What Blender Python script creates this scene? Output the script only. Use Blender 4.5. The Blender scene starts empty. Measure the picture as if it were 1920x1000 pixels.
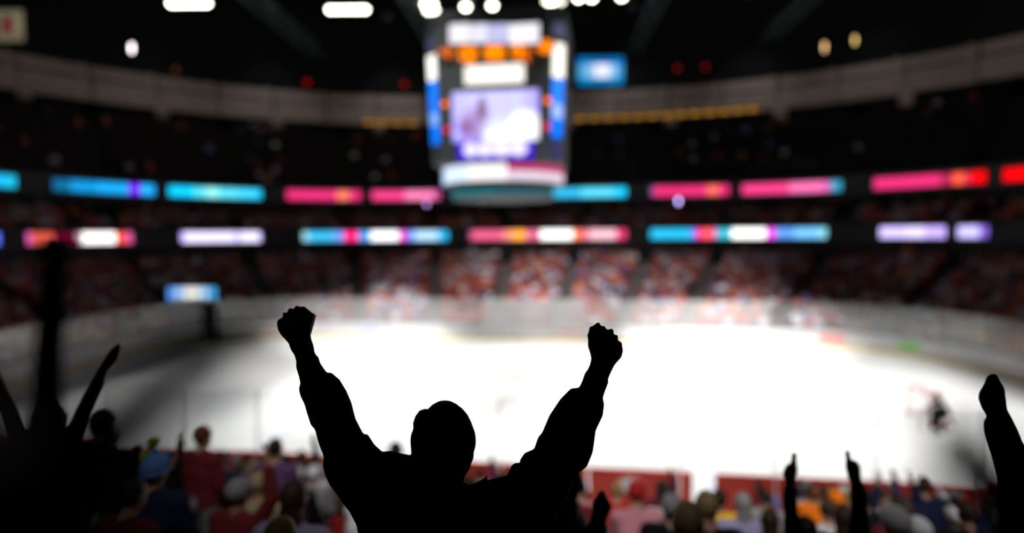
import bpy, bmesh, math, random
import numpy as np
from mathutils import Vector, Matrix
from mathutils.geometry import delaunay_2d_cdt

random.seed(7); np.random.seed(7)
SC = bpy.context.scene
COL = SC.collection

# ------------------------------------------------------------------ camera
FPX, EYE = 1150.0, 7.5                     # focal length in pixels of a 1920 wide frame, eye height over the ice
PITCH, ROLL = math.atan(60 / FPX), 0.0070
FW = Vector((0, math.cos(PITCH), -math.sin(PITCH)))
_R0 = Vector((1, 0, 0)); _U0 = _R0.cross(FW)
RT = _R0 * math.cos(ROLL) - _U0 * math.sin(ROLL)
UP = _R0 * math.sin(ROLL) + _U0 * math.cos(ROLL)
CAMP = Vector((0, 0, EYE))
cam_d = bpy.data.cameras.new('camera'); cam = bpy.data.objects.new('camera', cam_d); COL.objects.link(cam)
m = Matrix((RT, UP, -FW)).transposed().to_4x4(); m.translation = CAMP
cam.matrix_world = m
cam_d.sensor_width = 36; cam_d.lens = FPX / 1920 * 36
cam_d.clip_start = 0.05; cam_d.clip_end = 400
cam_d.dof.use_dof = True; cam_d.dof.focus_distance = 1.84
cam_d.dof.aperture_fstop = cam_d.lens / 40.0
SC.camera = cam

# ------------------------------------------------------------------ world, exposure, light levels
w = bpy.data.worlds.new('world'); SC.world = w; w.use_nodes = True
w.node_tree.nodes['Background'].inputs[0].default_value = (0, 0, 0, 1)
w.node_tree.nodes['Background'].inputs[1].default_value = 0
SC.view_settings.view_transform = 'Standard'; SC.view_settings.look = 'None'
SC.view_settings.exposure = 0; SC.view_settings.gamma = 1
SC.view_settings.use_curve_mapping = False
SC.cycles.use_denoising = True
SC.cycles.sample_clamp_indirect = 4.0
SC.cycles.transparent_max_bounces = 24
RINK_W = 28000.0      # power of one rink floodlight
BOWL_W = 118000.0      # power of the lamps added to brighten the far boards
STAND_W = 40000.0     # power of the lamps added for the far crowd
NEAR_W = 12000.0       # power of the lamps added over the near stand
WASH_W = 1100.0      # power of the lamps added to lighten the beige band

# ------------------------------------------------------------------ helpers
def lin(c):
    c = c / 255.0
    return c / 12.92 if c <= 0.04045 else ((c + 0.055) / 1.055) ** 2.4
def rgb(r, g, b): return (lin(r), lin(g), lin(b), 1)

def at(px, py, Y):
    """point on the ray of a pixel at world depth Y"""
    d = FW * FPX + RT * (px - 960) - UP * (py - 500)
    return CAMP + d * (Y / d.y)
def proj(P):
    d = P - CAMP; z = d.dot(FW)
    return 960 + FPX * d.dot(RT) / z, 500 - FPX * d.dot(UP) / z

MATS = {}
def mat(name, col, rough=0.8, noise=0.12, scale=6.0, spec=0.3, metal=0.0):
    if name in MATS: return MATS[name]
    M = bpy.data.materials.new(name); M.use_nodes = True
    nt = M.node_tree; b = nt.nodes['Principled BSDF']
    b.inputs['Roughness'].default_value = rough; b.inputs['Metallic'].default_value = metal
    b.inputs['Specular IOR Level'].default_value = spec
    tc = nt.nodes.new('ShaderNodeTexCoord'); nz = nt.nodes.new('ShaderNodeTexNoise')
    nz.inputs['Scale'].default_value = scale; nz.inputs['Detail'].default_value = 4
    mx = nt.nodes.new('ShaderNodeMix'); mx.data_type = 'RGBA'
    mx.inputs[6].default_value = tuple(c * (1 - noise) for c in col[:3]) + (1,)
    mx.inputs[7].default_value = tuple(min(1, c * (1 + noise)) for c in col[:3]) + (1,)
    nt.links.new(tc.outputs['Object'], nz.inputs['Vector'])
    nt.links.new(nz.outputs['Fac'], mx.inputs[0]); nt.links.new(mx.outputs[2], b.inputs['Base Color'])
    MATS[name] = M
    return M
def emat(name, col, strength=1.0, attr=False):
    if name in MATS: return MATS[name]
    M = bpy.data.materials.new(name); M.use_nodes = True
    nt = M.node_tree; nt.nodes.remove(nt.nodes['Principled BSDF'])
    e = nt.nodes.new('ShaderNodeEmission'); e.inputs[0].default_value = col; e.inputs[1].default_value = strength
    if attr:
        a = nt.nodes.new('ShaderNodeVertexColor'); a.layer_name = 'Col'; nt.links.new(a.outputs[0], e.inputs[0])
    nt.links.new(e.outputs[0], nt.nodes['Material Output'].inputs[0])
    MATS[name] = M
    return M
def glow(r, g, b, s=1.0): return emat('led_%d_%d_%d_%d' % (r, g, b, int(s * 100)), rgb(r, g, b), s)

class MB:
    """collects vertices and faces of one mesh"""
    def __init__(s): s.v = []; s.f = []
    def add(s, vs, fs):
        o = len(s.v); s.v += [tuple(v) for v in vs]; s.f += [tuple(i + o for i in f) for f in fs]; return s
    def box(s, x0, x1, y0, y1, z0, z1, M=None):
        vs = [Vector(p) for p in ((x0,y0,z0),(x1,y0,z0),(x1,y1,z0),(x0,y1,z0),(x0,y0,z1),(x1,y0,z1),(x1,y1,z1),(x0,y1,z1))]
        if M is not None: vs = [M @ v for v in vs]
        return s.add(vs, ((0,3,2,1),(4,5,6,7),(0,1,5,4),(1,2,6,5),(2,3,7,6),(3,0,4,7)))
    def bar(s, a, b, r, n=8, rb=None, cap=True):
        a, b = Vector(a), Vector(b); rb = r if rb is None else rb
        q = (b - a).to_track_quat('Z', 'Y'); vs = []
        for p, rr in ((a, r), (b, rb)):
            for i in range(n):
                t = 2 * math.pi * i / n; vs.append(p + q @ Vector((rr * math.cos(t), rr * math.sin(t), 0)))
        fs = [(i, (i + 1) % n, n + (i + 1) % n, n + i) for i in range(n)]
        if cap: fs += [tuple(range(n))[::-1], tuple(range(n, 2 * n))]
        return s.add(vs, fs)
    def capsule(s, a, b, ra, rb, n=14, k=5):
        a, b = Vector(a), Vector(b); d = b - a
        q = (d if d.length > 1e-6 else Vector((0, 0, 1))).to_track_quat('Z', 'Y'); vs = []; rings = []
        L = max(d.length, 1e-6); sa = max(-0.95, min(0.95, (ra - rb) / L)); t0 = math.asin(sa)
        lat = [(-math.pi/2 + (t0 + math.pi/2) * i / k, 0) for i in range(k + 1)] + [(t0 + (math.pi/2 - t0) * i / k, 1) for i in range(k + 1)]
        for th, e in lat:
            c, r = (a, ra) if e == 0 else (b, rb)
            ring = []
            for i in range(n):
                ph = 2 * math.pi * i / n
                ring.append(len(vs)); vs.append(c + q @ Vector((r * math.cos(th) * math.cos(ph), r * math.cos(th) * math.sin(ph), r * math.sin(th))))
            rings.append(ring)
        fs = []
        for r0, r1 in zip(rings, rings[1:]):
            for i in range(n): fs.append((r0[i], r0[(i+1) % n], r1[(i+1) % n], r1[i]))
        fs.append(tuple(rings[0][::-1])); fs.append(tuple(rings[-1]))
        return s.add(vs, fs)
    def ellipsoid(s, c, rx, ry, rz, M=None, n=18, k=12):
        c = Vector(c); vs = []; fs = []
        for j in range(1, k):
            th = -math.pi/2 + math.pi * j / k
            for i in range(n):
                ph = 2 * math.pi * i / n
                p = Vector((rx * math.cos(th) * math.cos(ph), ry * math.cos(th) * math.sin(ph), rz * math.sin(th)))
                vs.append(c + (M @ p if M is not None else p))
        for j in range(k - 2):
            for i in range(n): fs.append((j*n+i, j*n+(i+1) % n, (j+1)*n+(i+1) % n, (j+1)*n+i))
        p0 = len(vs); lo, hi = Vector((0,0,-rz)), Vector((0,0,rz))
        vs.append(c + (M @ lo if M is not None else lo)); vs.append(c + (M @ hi if M is not None else hi))
        for i in range(n):
            fs.append((p0, (i+1) % n, i)); fs.append((p0+1, (k-2)*n+i, (k-2)*n+(i+1) % n))
        return s.add(vs, fs)
    def mesh(s, name, material=None, smooth=False):
        me = bpy.data.meshes.new(name); me.from_pydata(s.v, [], s.f); me.update()
        if material: me.materials.append(material)
        if smooth: me.polygons.foreach_set('use_smooth', [True] * len(me.polygons))
        return me
    def build(s, name, material=None, parent=None, smooth=False):
        return obj(name, s.mesh(name, material, smooth), parent)
def obj(name, data, parent=None):
    o = bpy.data.objects.new(name, data); COL.objects.link(o)
    if parent is not None: o.parent = parent
    return o
def tag(o, label=None, cat=None, group=None, kind=None):
    if label: o['label'] = label
    if cat: o['category'] = cat
    if group: o['group'] = group
    if kind: o['kind'] = kind
    return o
def thing(name, label, cat, loc=(0, 0, 0), rz=0.0, group=None):
    o = obj(name, None); o.location = loc; o.rotation_euler = (0, 0, rz); o.empty_display_size = 0.2
    bpy.context.view_layer.update
    return tag(o, label, cat, group)
ONES = ['zeroth','first','second','third','fourth','fifth','sixth','seventh','eighth','ninth','tenth','eleventh','twelfth','thirteenth','fourteenth','fifteenth','sixteenth','seventeenth','eighteenth','nineteenth']
CARD = ['','one','two','three','four','five','six','seven','eight','nine']
def ordinal(n):
    if n < 20: return ONES[n]
    t, u = divmod(n, 10)
    return ({2:'twentieth',3:'thirtieth',4:'fortieth',5:'fiftieth'}[t] if u == 0 else {2:'twenty',3:'thirty',4:'forty',5:'fifty'}[t] + '-' + ONES[u])

# ------------------------------------------------------------------ layout of the bowl
ROT = -math.radians(8.4); CX, CY = 0.0, 30.0
EU = Vector((math.cos(ROT), math.sin(ROT), 0)); EV = Vector((-math.sin(ROT), math.cos(ROT), 0))
CEN = Vector((CX, CY, 0))
def W(x, y, z=0.0): return CEN + EU * x + EV * y + Vector((0, 0, z))     # rink frame -> world
RA, RB, RR = 25.0, 13.0, 9.0                                             # half length, half width, corner radius of the rink
def ring(a, b, r, n=26, closed=False, off=(0, 0)):
    """rounded rectangle in the rink frame, far side and both ends (or all round)"""
    P = []
    def seg(x0, y0, x1, y1, k): P.extend((x0 + (x1-x0)*i/k, y0 + (y1-y0)*i/k) for i in range(k))
    def arc(cx, cy, t0, k): P.extend((cx + r*math.cos(t0 + math.pi/2*i/k), cy + r*math.sin(t0 + math.pi/2*i/k)) for i in range(k))
    sx, sy = a - r, b - r
    if closed:
        arc(-sx, -sy, math.pi, n); seg(-sx, -b, sx, -b, n); arc(sx, -sy, 1.5*math.pi, n)
    seg(a, -sy, a, sy, n); arc(sx, sy, 0, n); seg(sx, b, -sx, b, n); arc(-sx, sy, math.pi/2, n); seg(-a, sy, -a, -sy, n)
    if not closed: P.append((-a, -sy))
    return [W(x + off[0], y + off[1]) for x, y in P]
class Path:
    """polyline with arc length, normals towards the rink and the image column of every point"""
    def __init__(s, pts, closed=False):
        s.p = [Vector(p) for p in pts] + ([Vector(pts[0])] if closed else [])
        s.s = [0.0]
        for a, b in zip(s.p, s.p[1:]): s.s.append(s.s[-1] + (b - a).length)
        s.L = s.s[-1]
    def at(s, t):
        t = max(0.0, min(s.L - 1e-6, t)); i = int(np.searchsorted(s.s, t, 'right')) - 1
        d = s.s[i+1] - s.s[i]; k = (t - s.s[i]) / d if d > 0 else 0
        p = s.p[i].lerp(s.p[i+1], k)
        tg = (s.p[min(i+2, len(s.p)-1)] - s.p[max(i-1, 0)]).normalized()
        return p, Vector((-tg.y, tg.x, 0))          # normal to the left of travel = inward (counter clockwise path)
    def columns(s, z):
        ts, xs = [], []
        for i in range(1201):
            t = s.L * i / 1200; p, _ = s.at(t); p = p + Vector((0, 0, z))
            if (p - CAMP).dot(FW) > 8 and p.y > 6:
                x, _y = proj(p)
                if -400 < x < 2320: ts.append(t); xs.append(x)
        o = np.argsort(xs); s.cx = np.array(xs)[o]; s.ct = np.array(ts)[o]
    def t_of(s, px): return float(np.interp(px, s.cx, s.ct))
def strip(path, t0, t1, z0, z1, inner=0.0, thick=0.1, step=0.8):
    """solid band that follows a path; inner = distance of its face inward of the path"""
    if t1 < t0: t0, t1 = t1, t0
    n = max(1, int((t1 - t0) / step)); vs = []; fs = []
    for i in range(n + 1):
        p, nn = path.at(t0 + (t1 - t0) * i / n)
        a = p + nn * inner; b = p + nn * (inner - thick)
        vs += [(a.x, a.y, z0), (a.x, a.y, z1), (b.x, b.y, z1), (b.x, b.y, z0)]
    for i in range(n):
        o = 4 * i
        for j in range(4): fs.append((o + j, o + (j+1) % 4, o + 4 + (j+1) % 4, o + 4 + j))
    fs += [(3, 2, 1, 0), (4*n, 4*n+1, 4*n+2, 4*n+3)]
    return MB().add(vs, fs)

# materials of the place
concrete = mat('dark_concrete', (0.10, 0.095, 0.09, 1), 0.9, 0.25, 2.0)
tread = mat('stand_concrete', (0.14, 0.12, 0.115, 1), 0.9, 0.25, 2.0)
black = mat('black_paint', (0.012, 0.012, 0.013, 1), 0.7, 0.2, 3.0)
roofm = mat('roof_black', (0.005, 0.006, 0.0065, 1), 0.9, 0.3, 0.4)
fascia = mat('dark_fascia', (0.03, 0.03, 0.033, 1), 0.7, 0.2, 2.0)
beige = mat('beige_concrete', (0.50, 0.40, 0.37, 1), 0.85, 0.12, 0.8)
steel = mat('truss_steel', (0.10, 0.16, 0.155, 1), 0.5, 0.15, 3.0, 0.4)
white_board = mat('white_board', (0.82, 0.82, 0.83, 1), 0.35, 0.03, 2.0, 0.4)
yellow_kick = mat('yellow_kick', (0.80, 0.60, 0.22, 1), 0.4, 0.1, 3.0)
red_clad = mat('red_cladding', (0.62, 0.075, 0.06, 1), 0.45, 0.12, 2.0)
redm = mat('red_paint', (0.55, 0.03, 0.03, 1), 0.4, 0.1, 3.0)
alu = mat('aluminium', (0.55, 0.55, 0.56, 1), 0.35, 0.08, 5.0, 0.5, 0.6)

# ice with faint lines
ice = bpy.data.materials.new('ice'); ice.use_nodes = True
nt = ice.node_tree; b = nt.nodes['Principled BSDF']; b.inputs['Roughness'].default_value = 0.28; b.inputs['Specular IOR Level'].default_value = 0.35
tc = nt.nodes.new('ShaderNodeTexCoord'); nz = nt.nodes.new('ShaderNodeTexNoise'); nz.inputs['Scale'].default_value = 0.35; nz.inputs['Detail'].default_value = 6
mx = nt.nodes.new('ShaderNodeMix'); mx.data_type = 'RGBA'
mx.inputs[6].default_value = (0.86, 0.87, 0.87, 1); mx.inputs[7].default_value = (0.92, 0.92, 0.90, 1)
nt.links.new(tc.outputs['Object'], nz.inputs['Vector']); nt.links.new(nz.outputs['Fac'], mx.inputs[0]); nt.links.new(mx.outputs[2], b.inputs['Base Color'])

# glass of the boards: clear, with reflected ice painted in as white frost plus gloss
def glass_mat(name, haze, gloss):
    M = bpy.data.materials.new(name); M.use_nodes = True; nt = M.node_tree
    nt.nodes.remove(nt.nodes['Principled BSDF']); out = nt.nodes['Material Output']
    tr = nt.nodes.new('ShaderNodeBsdfTransparent'); di = nt.nodes.new('ShaderNodeBsdfDiffuse'); gl = nt.nodes.new('ShaderNodeBsdfGlossy')
    tr.inputs[0].default_value = (0.97, 0.98, 0.98, 1)
    di.inputs[0].default_value = (0.85, 0.85, 0.86, 1); gl.inputs['Roughness'].default_value = 0.08
    m1 = nt.nodes.new('ShaderNodeMixShader'); m2 = nt.nodes.new('ShaderNodeMixShader')
    nz = nt.nodes.new('ShaderNodeTexNoise'); nz.inputs['Scale'].default_value = 0.7
    tc = nt.nodes.new('ShaderNodeTexCoord'); mp = nt.nodes.new('ShaderNodeMapRange')
    mp.inputs['To Min'].default_value = haze * 0.75; mp.inputs['To Max'].default_value = haze * 1.25
    nt.links.new(tc.outputs['Object'], nz.inputs['Vector']); nt.links.new(nz.outputs['Fac'], mp.inputs['Value'])
    nt.links.new(mp.outputs[0], m1.inputs[0]); nt.links.new(tr.outputs[0], m1.inputs[1]); nt.links.new(di.outputs[0], m1.inputs[2])
    m2.inputs[0].default_value = gloss
    nt.links.new(m1.outputs[0], m2.inputs[1]); nt.links.new(gl.outputs[0], m2.inputs[2]); nt.links.new(m2.outputs[0], out.inputs[0])
    return M
glass_far = glass_mat('glass_hazed', 0.20, 0.12)
glass_side = glass_mat('glass_side', 0.06, 0.09)
glass_white = glass_mat('glass_hazed_white', 0.60, 0.12)  # whitest panes, with the bright ice reflection put into their colour
glass_near = glass_mat('glass_clear', 0.015, 0.02)

# ------------------------------------------------------------------ structure: slab, ice, stands, walls, roof
tag(MB().box(-75, 75, -12, 105, -0.6, -0.12).build('floor_slab', concrete), 'dark concrete arena slab under the ice and stands', 'floor', kind='structure')
P = ring(RA, RB, RR, 20, True); n = len(P)
mb = MB(); mb.add([(p.x, p.y, 0) for p in P] + [(p.x, p.y, -0.1) for p in P], [tuple(range(n)), tuple(range(2*n-1, n-1, -1))] + [(i, n+i, n+(i+1) % n, (i+1) % n) for i in range(n)])
tag(mb.build('floor_ice', ice), 'brightly lit white ice of the hockey rink', 'ice', kind='structure')
# painted lines lie a hair above the ice
pale_blue = mat('pale_blue_paint', (0.72, 0.78, 0.90, 1), 0.3, 0.05); pale_red = mat('pale_red_paint', (0.88, 0.80, 0.80, 1), 0.3, 0.05)
def ice_line(x, wd, material, lbl):
    h = RB - 0.15 if abs(x) < RA - RR else RB - RR + math.sqrt(max(0, RR**2 - (abs(x) - (RA - RR))**2)) - 0.15
    mb = MB(); q = [W(x-wd/2, -h), W(x+wd/2, -h), W(x+wd/2, h), W(x-wd/2, h)]
    mb.add([(p.x, p.y, z) for z in (0.001, 0.004) for p in q], ((4,5,6,7),(3,2,1,0),(0,1,5,4),(1,2,6,5),(2,3,7,6),(3,0,4,7)))
    o = mb.build('ice_line', material); tag(o, lbl, 'line', kind='structure')
ice_line(0, 0.30, pale_red, 'pale red centre line painted across the ice')
ice_line(-7.6, 0.30, pale_blue, 'pale blue line across the left half of the ice')
ice_line(7.6, 0.30, pale_blue, 'pale blue line across the right half of the ice')
mb = MB(); vs = []
for i in range(64):
    t = 2*math.pi*i/64
    for r_ in (4.45, 4.6): p = W(r_*math.cos(t), r_*math.sin(t)); vs.append((p.x, p.y, 0.005))
mb.add(vs, [(2*i, 2*i+1, (2*i+3) % 128, (2*i+2) % 128) for i in range(64)])
tag(mb.build('ice_circle', pale_blue), 'faint face-off circle in the middle of the ice', 'line', kind='structure')

def lerp3(A, B, t): return tuple(a + (b_ - a) * t for a, b_ in zip(A, B))
def bowl(name, A, B, rows, z0, z1, label, skirt, mt=None):
    """stepped stand swept round the far side and the ends; returns the row paths"""
    paths = []; prof = []
    for k in range(rows + 1):
        pts = ring(*lerp3(A, B, k / rows)); paths.append(pts)
    m_ = len(paths[0]); vs = []; fs = []
    lev = [z0 + (z1 - z0) * k / (rows - 1) for k in range(rows)]
    chain = [(0, skirt)]
    for k in range(rows): chain += [(k, lev[k]), (k + 1, lev[k])]
    for k, z in chain: vs += [(p.x, p.y, z) for p in paths[k]]
    for c in range(len(chain) - 1):
        for i in range(m_ - 1): fs.append((c*m_+i, c*m_+i+1, (c+1)*m_+i+1, (c+1)*m_+i))
    o = MB().add(vs, fs).build(name, mt or tread); tag(o, label, 'stand', kind='structure')
    return [(Path([(a + b_) / 2 for a, b_ in zip(paths[k], paths[k+1])]), lev[k]) for k in range(rows)]
LOW_A, LOW_B = (26.3, 14.3, 10.3), (36.0, 29.5, 24.5)
low_rows = bowl('floor_lower_stand', LOW_A, LOW_B, 18, 0.55, 4.7, 'far lower stand of stepped rows behind the glass', -0.12)
club_rows = bowl('floor_club_stand', (36.9, 30.4, 25.0), (40.0, 34.2, 27), 4, 7.9, 9.1, 'club level rows between the two ribbon displays', 6.6)
up_rows = bowl('floor_upper_stand', (38.6, 31.8, 26.5), (52.5, 45.0, 44), 14, 12.3, 19.4, 'dark upper stand above the upper ribbon', 11.0, mat('shaded_tread', (0.02, 0.018, 0.018, 1), .9, .25, 2.0))  # tread colour darkened to carry the shade of the upper tier
rib_lo = Path(ring(36.6, 30.1, 24.9, 40)); rib_lo.columns(7.45)
rib_up = Path(ring(38.0, 31.2, 26.0, 40)); rib_up.columns(11.6)
band = Path(ring(53.0, 45.6, 45.0, 50, off=(-1, 0))); band.columns(23.0)
back = Path(ring(40.2, 34.4, 27.2, 30))
def wall(name, path, z0, z1, mt, label, inner=0, thick=0.3):
    return tag(strip(path, 0, path.L, z0, z1, inner, thick, 2.0).build(name, mt), label, 'wall', kind='structure')
wall('wall_concourse', rib_lo, 4.5, 6.7, black, 'dark wall above the top row of the lower stand', -0.05)
wall('wall_lower_fascia', rib_lo, 6.55, 8.3, fascia, 'dark curved fascia that carries the lower ribbon display')
wall('wall_club_back', back, 8.8, 11.4, black, 'dark back wall of the club level')
back.columns(9.6)
club_wall = bpy.data.objects['wall_club_back']; suite_m = mat('suite_panel', (0.42, 0.33, 0.32, 1), .8, .15, 1.5)
for x0, x1 in ((330, 470), (490, 620), (640, 680), (695, 795), (825, 920), (950, 1090), (1140, 1260), (1300, 1420), (1450, 1570)):
    strip(back, back.t_of(x0), back.t_of(x1), 9.25, 10.0, 0.12, 0.1, 1.0).build('suite_panel', suite_m, club_wall)
mb = MB(); A_, B_ = ring(38.2, 31.4, 26.2, 20), ring(41, 35, 27.6, 20)
mb.add([(p.x, p.y, 11.0) for p in A_] + [(p.x, p.y, 11.0) for p in B_], [(i, i+1, len(A_)+i+1, len(A_)+i) for i in range(len(A_)-1)])
tag(mb.build('ceiling_club', black), 'dark soffit over the club level', 'ceiling', kind='structure')
wall('wall_upper_fascia', rib_up, 10.7, 12.5, fascia, 'dark curved fascia that carries the upper ribbon display')
wall('wall_upper_back', band, 20.5, 36.5, roofm, 'black wall behind the top of the upper stand', -1.2)
tag(MB().box(-75, 75, -12, 105, 36.4, 36.8).build('ceiling', roofm), 'black arena roof high above the rink', 'ceiling', kind='structure')

# beige band round the top: single panels with brackets below
band_root = obj('wall_upper_band', None); tag(band_root, 'beige concrete band round the top of the upper stand', 'wall', kind='structure')
t = 2.0; i = 0
while t < band.L - 6:
    ln = 5.7
    strip(band, t, t + ln, 21.2, 23.35, 0.0, 0.5, 1.0).build('band_panel', beige, band_root)
    strip(band, t, t + ln, 23.75, 24.75, -0.55, 0.4, 1.0).build('rail_panel', beige, band_root)
    strip(band, t + .4, t + .75, 23.3, 24.9, -0.35, 0.3, .4).build('rail_post', beige, band_root)
    if i % 2 == 0: strip(band, t + 4.9, t + 6.1, 19.9, 21.9, 0.25, 0.5, 0.4).build('bracket', beige, band_root)
    t += 5.9; i += 1

# near stand under and in front of the camera: rows run parallel to the near boards
ROW_D, ROW_H = 0.85, 0.315
def near_v(k): return 1.8 + ROW_D * k
def near_z(k): return 5.2 - ROW_H * k
mb = MB(); K0, K1 = -4, 15; UW = 27.0
prof = []
for k in range(K0, K1 + 1):
    prof += [(near_v(k) - ROW_D/2, near_z(k)), (near_v(k) + ROW_D/2, near_z(k))]
prof += [(near_v(K1) + ROW_D/2, -0.12)]
vs = [];
for u in (-UW, UW):
    for v, z in prof: p = EU*u + EV*v; vs.append((p.x, p.y, z))
m_ = len(prof)
mb.add(vs, [(i, m_+i, m_+i+1, i+1) for i in range(m_-1)])
tag(mb.build('floor_near_stand', tread), 'stepped near stand descending to the rink', 'stand', kind='structure')
def near_pos(px, k):
    """point on row k of the near stand that shows at image column px"""
    t = (px - 960) / FPX; v = near_v(k); c, s = EU.x, EU.y          # EU=(c,s), EV=(-s,c)
    u = v * (t * c + s) / (c - t * s)
    p = EU*u + EV*v
    return Vector((p.x, p.y, near_z(k))), u

# ------------------------------------------------------------------ rink boards with glass
boards = thing('rink_boards', 'white rink boards topped with glass panes round the ice', 'boards')
bp = Path(ring(RA, RB, RR, 24, True), True); NP = 56; PL = bp.L / NP
# image column of the far part
far_info = []
for i in range(NP):
    c, nn = bp.at((i + 0.5) * PL); far_info.append((c, nn, proj(c + Vector((0, 0, 1)))[0] if c.y > 12 else -999))
advert_m = {'red': mat('advert_red', (0.75, 0.22, 0.22, 1), 0.4), 'green': mat('advert_green', (0.25, 0.75, 0.10, 1), 0.4), 'teal': mat('advert_teal', (0.45, 0.72, 0.70, 1), 0.4),
            'blue': mat('advert_blue', (0.55, 0.62, 0.85, 1), 0.4), 'pink': mat('advert_pink', (0.85, 0.60, 0.62, 1), 0.4), 'grey': mat('advert_grey', (0.60, 0.60, 0.64, 1), 0.4)}
GATE = None
for i in range(NP):
    c, nn, px = far_info[i]; local_y = (c - CEN).dot(EV); near = local_y < -RB + 1.5
    t0, t1 = i * PL + 0.02, (i + 1) * PL - 0.02
    segs = [(t0, t1)]
    if near:                                             # leave an open gate where the photo shows ice through the boards
        g0 = g1 = None
        ts = [t0 + (t1 - t0) * j / 40 for j in range(41)]
        inside = [tt for tt in ts if 1296 < proj(bp.at(tt)[0] + Vector((0, 0, 0.5)))[0] < 1342]
        if inside:
            segs = [s_ for s_ in ((t0, min(inside)), (max(inside), t1)) if s_[1] - s_[0] > 0.1]
    for a, b_ in segs:
        pn = strip(bp, a, b_, 0.0, 1.03, 0.0, 0.10, 0.6).build('board_panel', white_board, boards)
        strip(bp, a, b_, 0.0, 0.20, 0.012, 0.02, 0.6).build('kick_plate', yellow_kick, pn)
        strip(bp, a, b_, 1.03, 1.09, 0.03, 0.16, 0.6).build('cap_rail', redm if near else white_board, pn)
        if near: strip(bp, a, b_, 0.05, 1.02, -0.105, 0.03, 0.6).build('outer_cladding', red_clad, pn)
        if not near and c.y > 20:
            key = None
            if 1530 < px < 1640: key = 'red'
            elif 1700 < px < 1790: key = 'green'
            elif 1330 < px < 1380: key = 'teal'
            elif i % 3 == 0: key = ('blue', 'pink', 'grey')[(i // 3) % 3]
            if key:
                k0, k1 = (0.15, 0.85) if key != 'green' else (0.5, 0.95)
                strip(bp, a + (b_-a)*k0, a + (b_-a)*k1, 0.42, 0.85, 0.008, 0.012, 0.6).build('advert', advert_m[key], pn)
    hgl = 2.35
    gm = glass_near if near else (glass_white if 925 < px < 1120 else glass_far if 430 < px < 1430 else glass_side)
    for a, b_ in segs:
        strip(bp, a + 0.02, b_ - 0.02, 1.10, 1.09 + hgl - 0.5, -0.03, 0.015, 0.6).build('glass_pane', gm, boards)
    p, nn2 = bp.at(i * PL); q = p - nn2 * 0.04
    MB().box(-0.02, 0.02, -0.02, 0.02, 1.09, 1.09 + hgl - 0.45, Matrix.Translation(q)).build('stanchion', alu, boards)

# dark open gate with a lit sign over it at the far left
gc = at(375, 600, 44.5); tt = min(range(2000), key=lambda j: (bp.at(bp.L*j/2000)[0].xy - gc.xy).length); gp, gn = bp.at(bp.L*tt/2000)
gate = thing('rink_gate', 'tall dark gate in the far boards under the blue-white sign', 'gate', gp + gn*0.12, math.atan2(gn.y, gn.x) + math.pi/2)
for sx in (-0.42, 0.42): MB().box(sx-0.06, sx+0.06, -0.06, 0.10, 0, 2.5).build('post', black, gate)
MB().box(-0.36, 0.36, -0.02, 0.05, 0.05, 1.1).build('lower_panel', black, gate); MB().box(-0.36, 0.36, -0.02, 0.05, 1.15, 2.45).build('upper_panel', black, gate)
MB().box(-0.48, 0.48, -0.07, 0.11, 2.5, 2.62).build('lintel', black, gate)
sp = at(360, 553, gp.y - 0.9)
sign = thing('lit_sign', 'glowing blue and white sign box above the dark far gate', 'sign', sp, math.radians(-4))
MB().box(-1.75, 1.75, 0.02, 0.25, -0.55, 0.55).build('sign_box', black, sign)
for x0, x1, c in ((-1.70,-1.2,(90,160,250)),(-1.18,-0.5,(170,205,255)),(-0.48,0.5,(255,252,245)),(0.52,1.1,(190,225,255)),(1.12,1.7,(80,175,245))):
    MB().box(x0, x1, -0.03, 0.02, -0.50, 0.50).build('light_panel', glow(*c, 1.1), sign)
for sx in (-0.3, 0.5): MB().box(sx-0.05, sx+0.05, 0.05, 0.15, -1.0, -0.5).build('bracket', black, sign)

# ------------------------------------------------------------------ ribbon displays
def ribbon(path, z0, z1, runs, label, group):
    """runs: list of (px0, px1, (r,g,b), strength)"""
    runs = [list(r_) for r_ in runs]
    if runs[0][0] > 0: runs[0][0] += min(8, (runs[0][1] - runs[0][0]) * .7)
    if runs[-1][1] < 1920: runs[-1][1] -= min(8, (runs[-1][1] - runs[-1][0]) * .7)
    s0 = path.t_of(runs[0][0]); s1 = path.t_of(runs[-1][1])
    mid, _ = path.at((s0 + s1) / 2)
    root = thing('ribbon_display', label, 'display', group=group)
    strip(path, s0, s1, z0 - 0.06, z1 + 0.06, 0.10, 0.12).build('display_frame', black, root)
    for x0, x1, c, st in runs:
        a, b_ = path.t_of(x0), path.t_of(x1)
        if abs(a - b_) < 0.05: continue
        strip(path, a, b_, z0, z1, 0.16, 0.05, 0.6).build('led_panel', glow(*c, st * 1.6), root)
CY1, CY2 = (30, 165, 225), (15, 190, 240); PK = (215, 45, 110); PK2 = (225, 60, 125); RD = (235, 5, 15)
UZ = (11.12, 12.00); LZ = (7.02, 7.90)
U, L = 'upper ribbon displays', 'lower ribbon displays'
ribbon(rib_up, *UZ, [(-60,0,CY1,.9),(0,35,(30,175,215),.9)], 'short cyan upper ribbon segment cut by the left picture edge', U)
ribbon(rib_up, *UZ, [(90,130,(20,110,160),.7),(130,180,(20,140,205),.9),(180,240,(25,150,220),1),(240,262,(110,20,230),1),(262,296,(30,160,235),1)], 'blue upper ribbon segment with a purple spot, left', U)
ribbon(rib_up, *UZ, [(308,362,CY2,1),(362,385,(80,205,220),1),(385,410,(140,225,225),1),(410,445,(85,205,225),1),(445,480,(60,195,235),1),(480,497,(20,185,235),1)], 'cyan upper ribbon segment with pale lettering, left', U)
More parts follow.
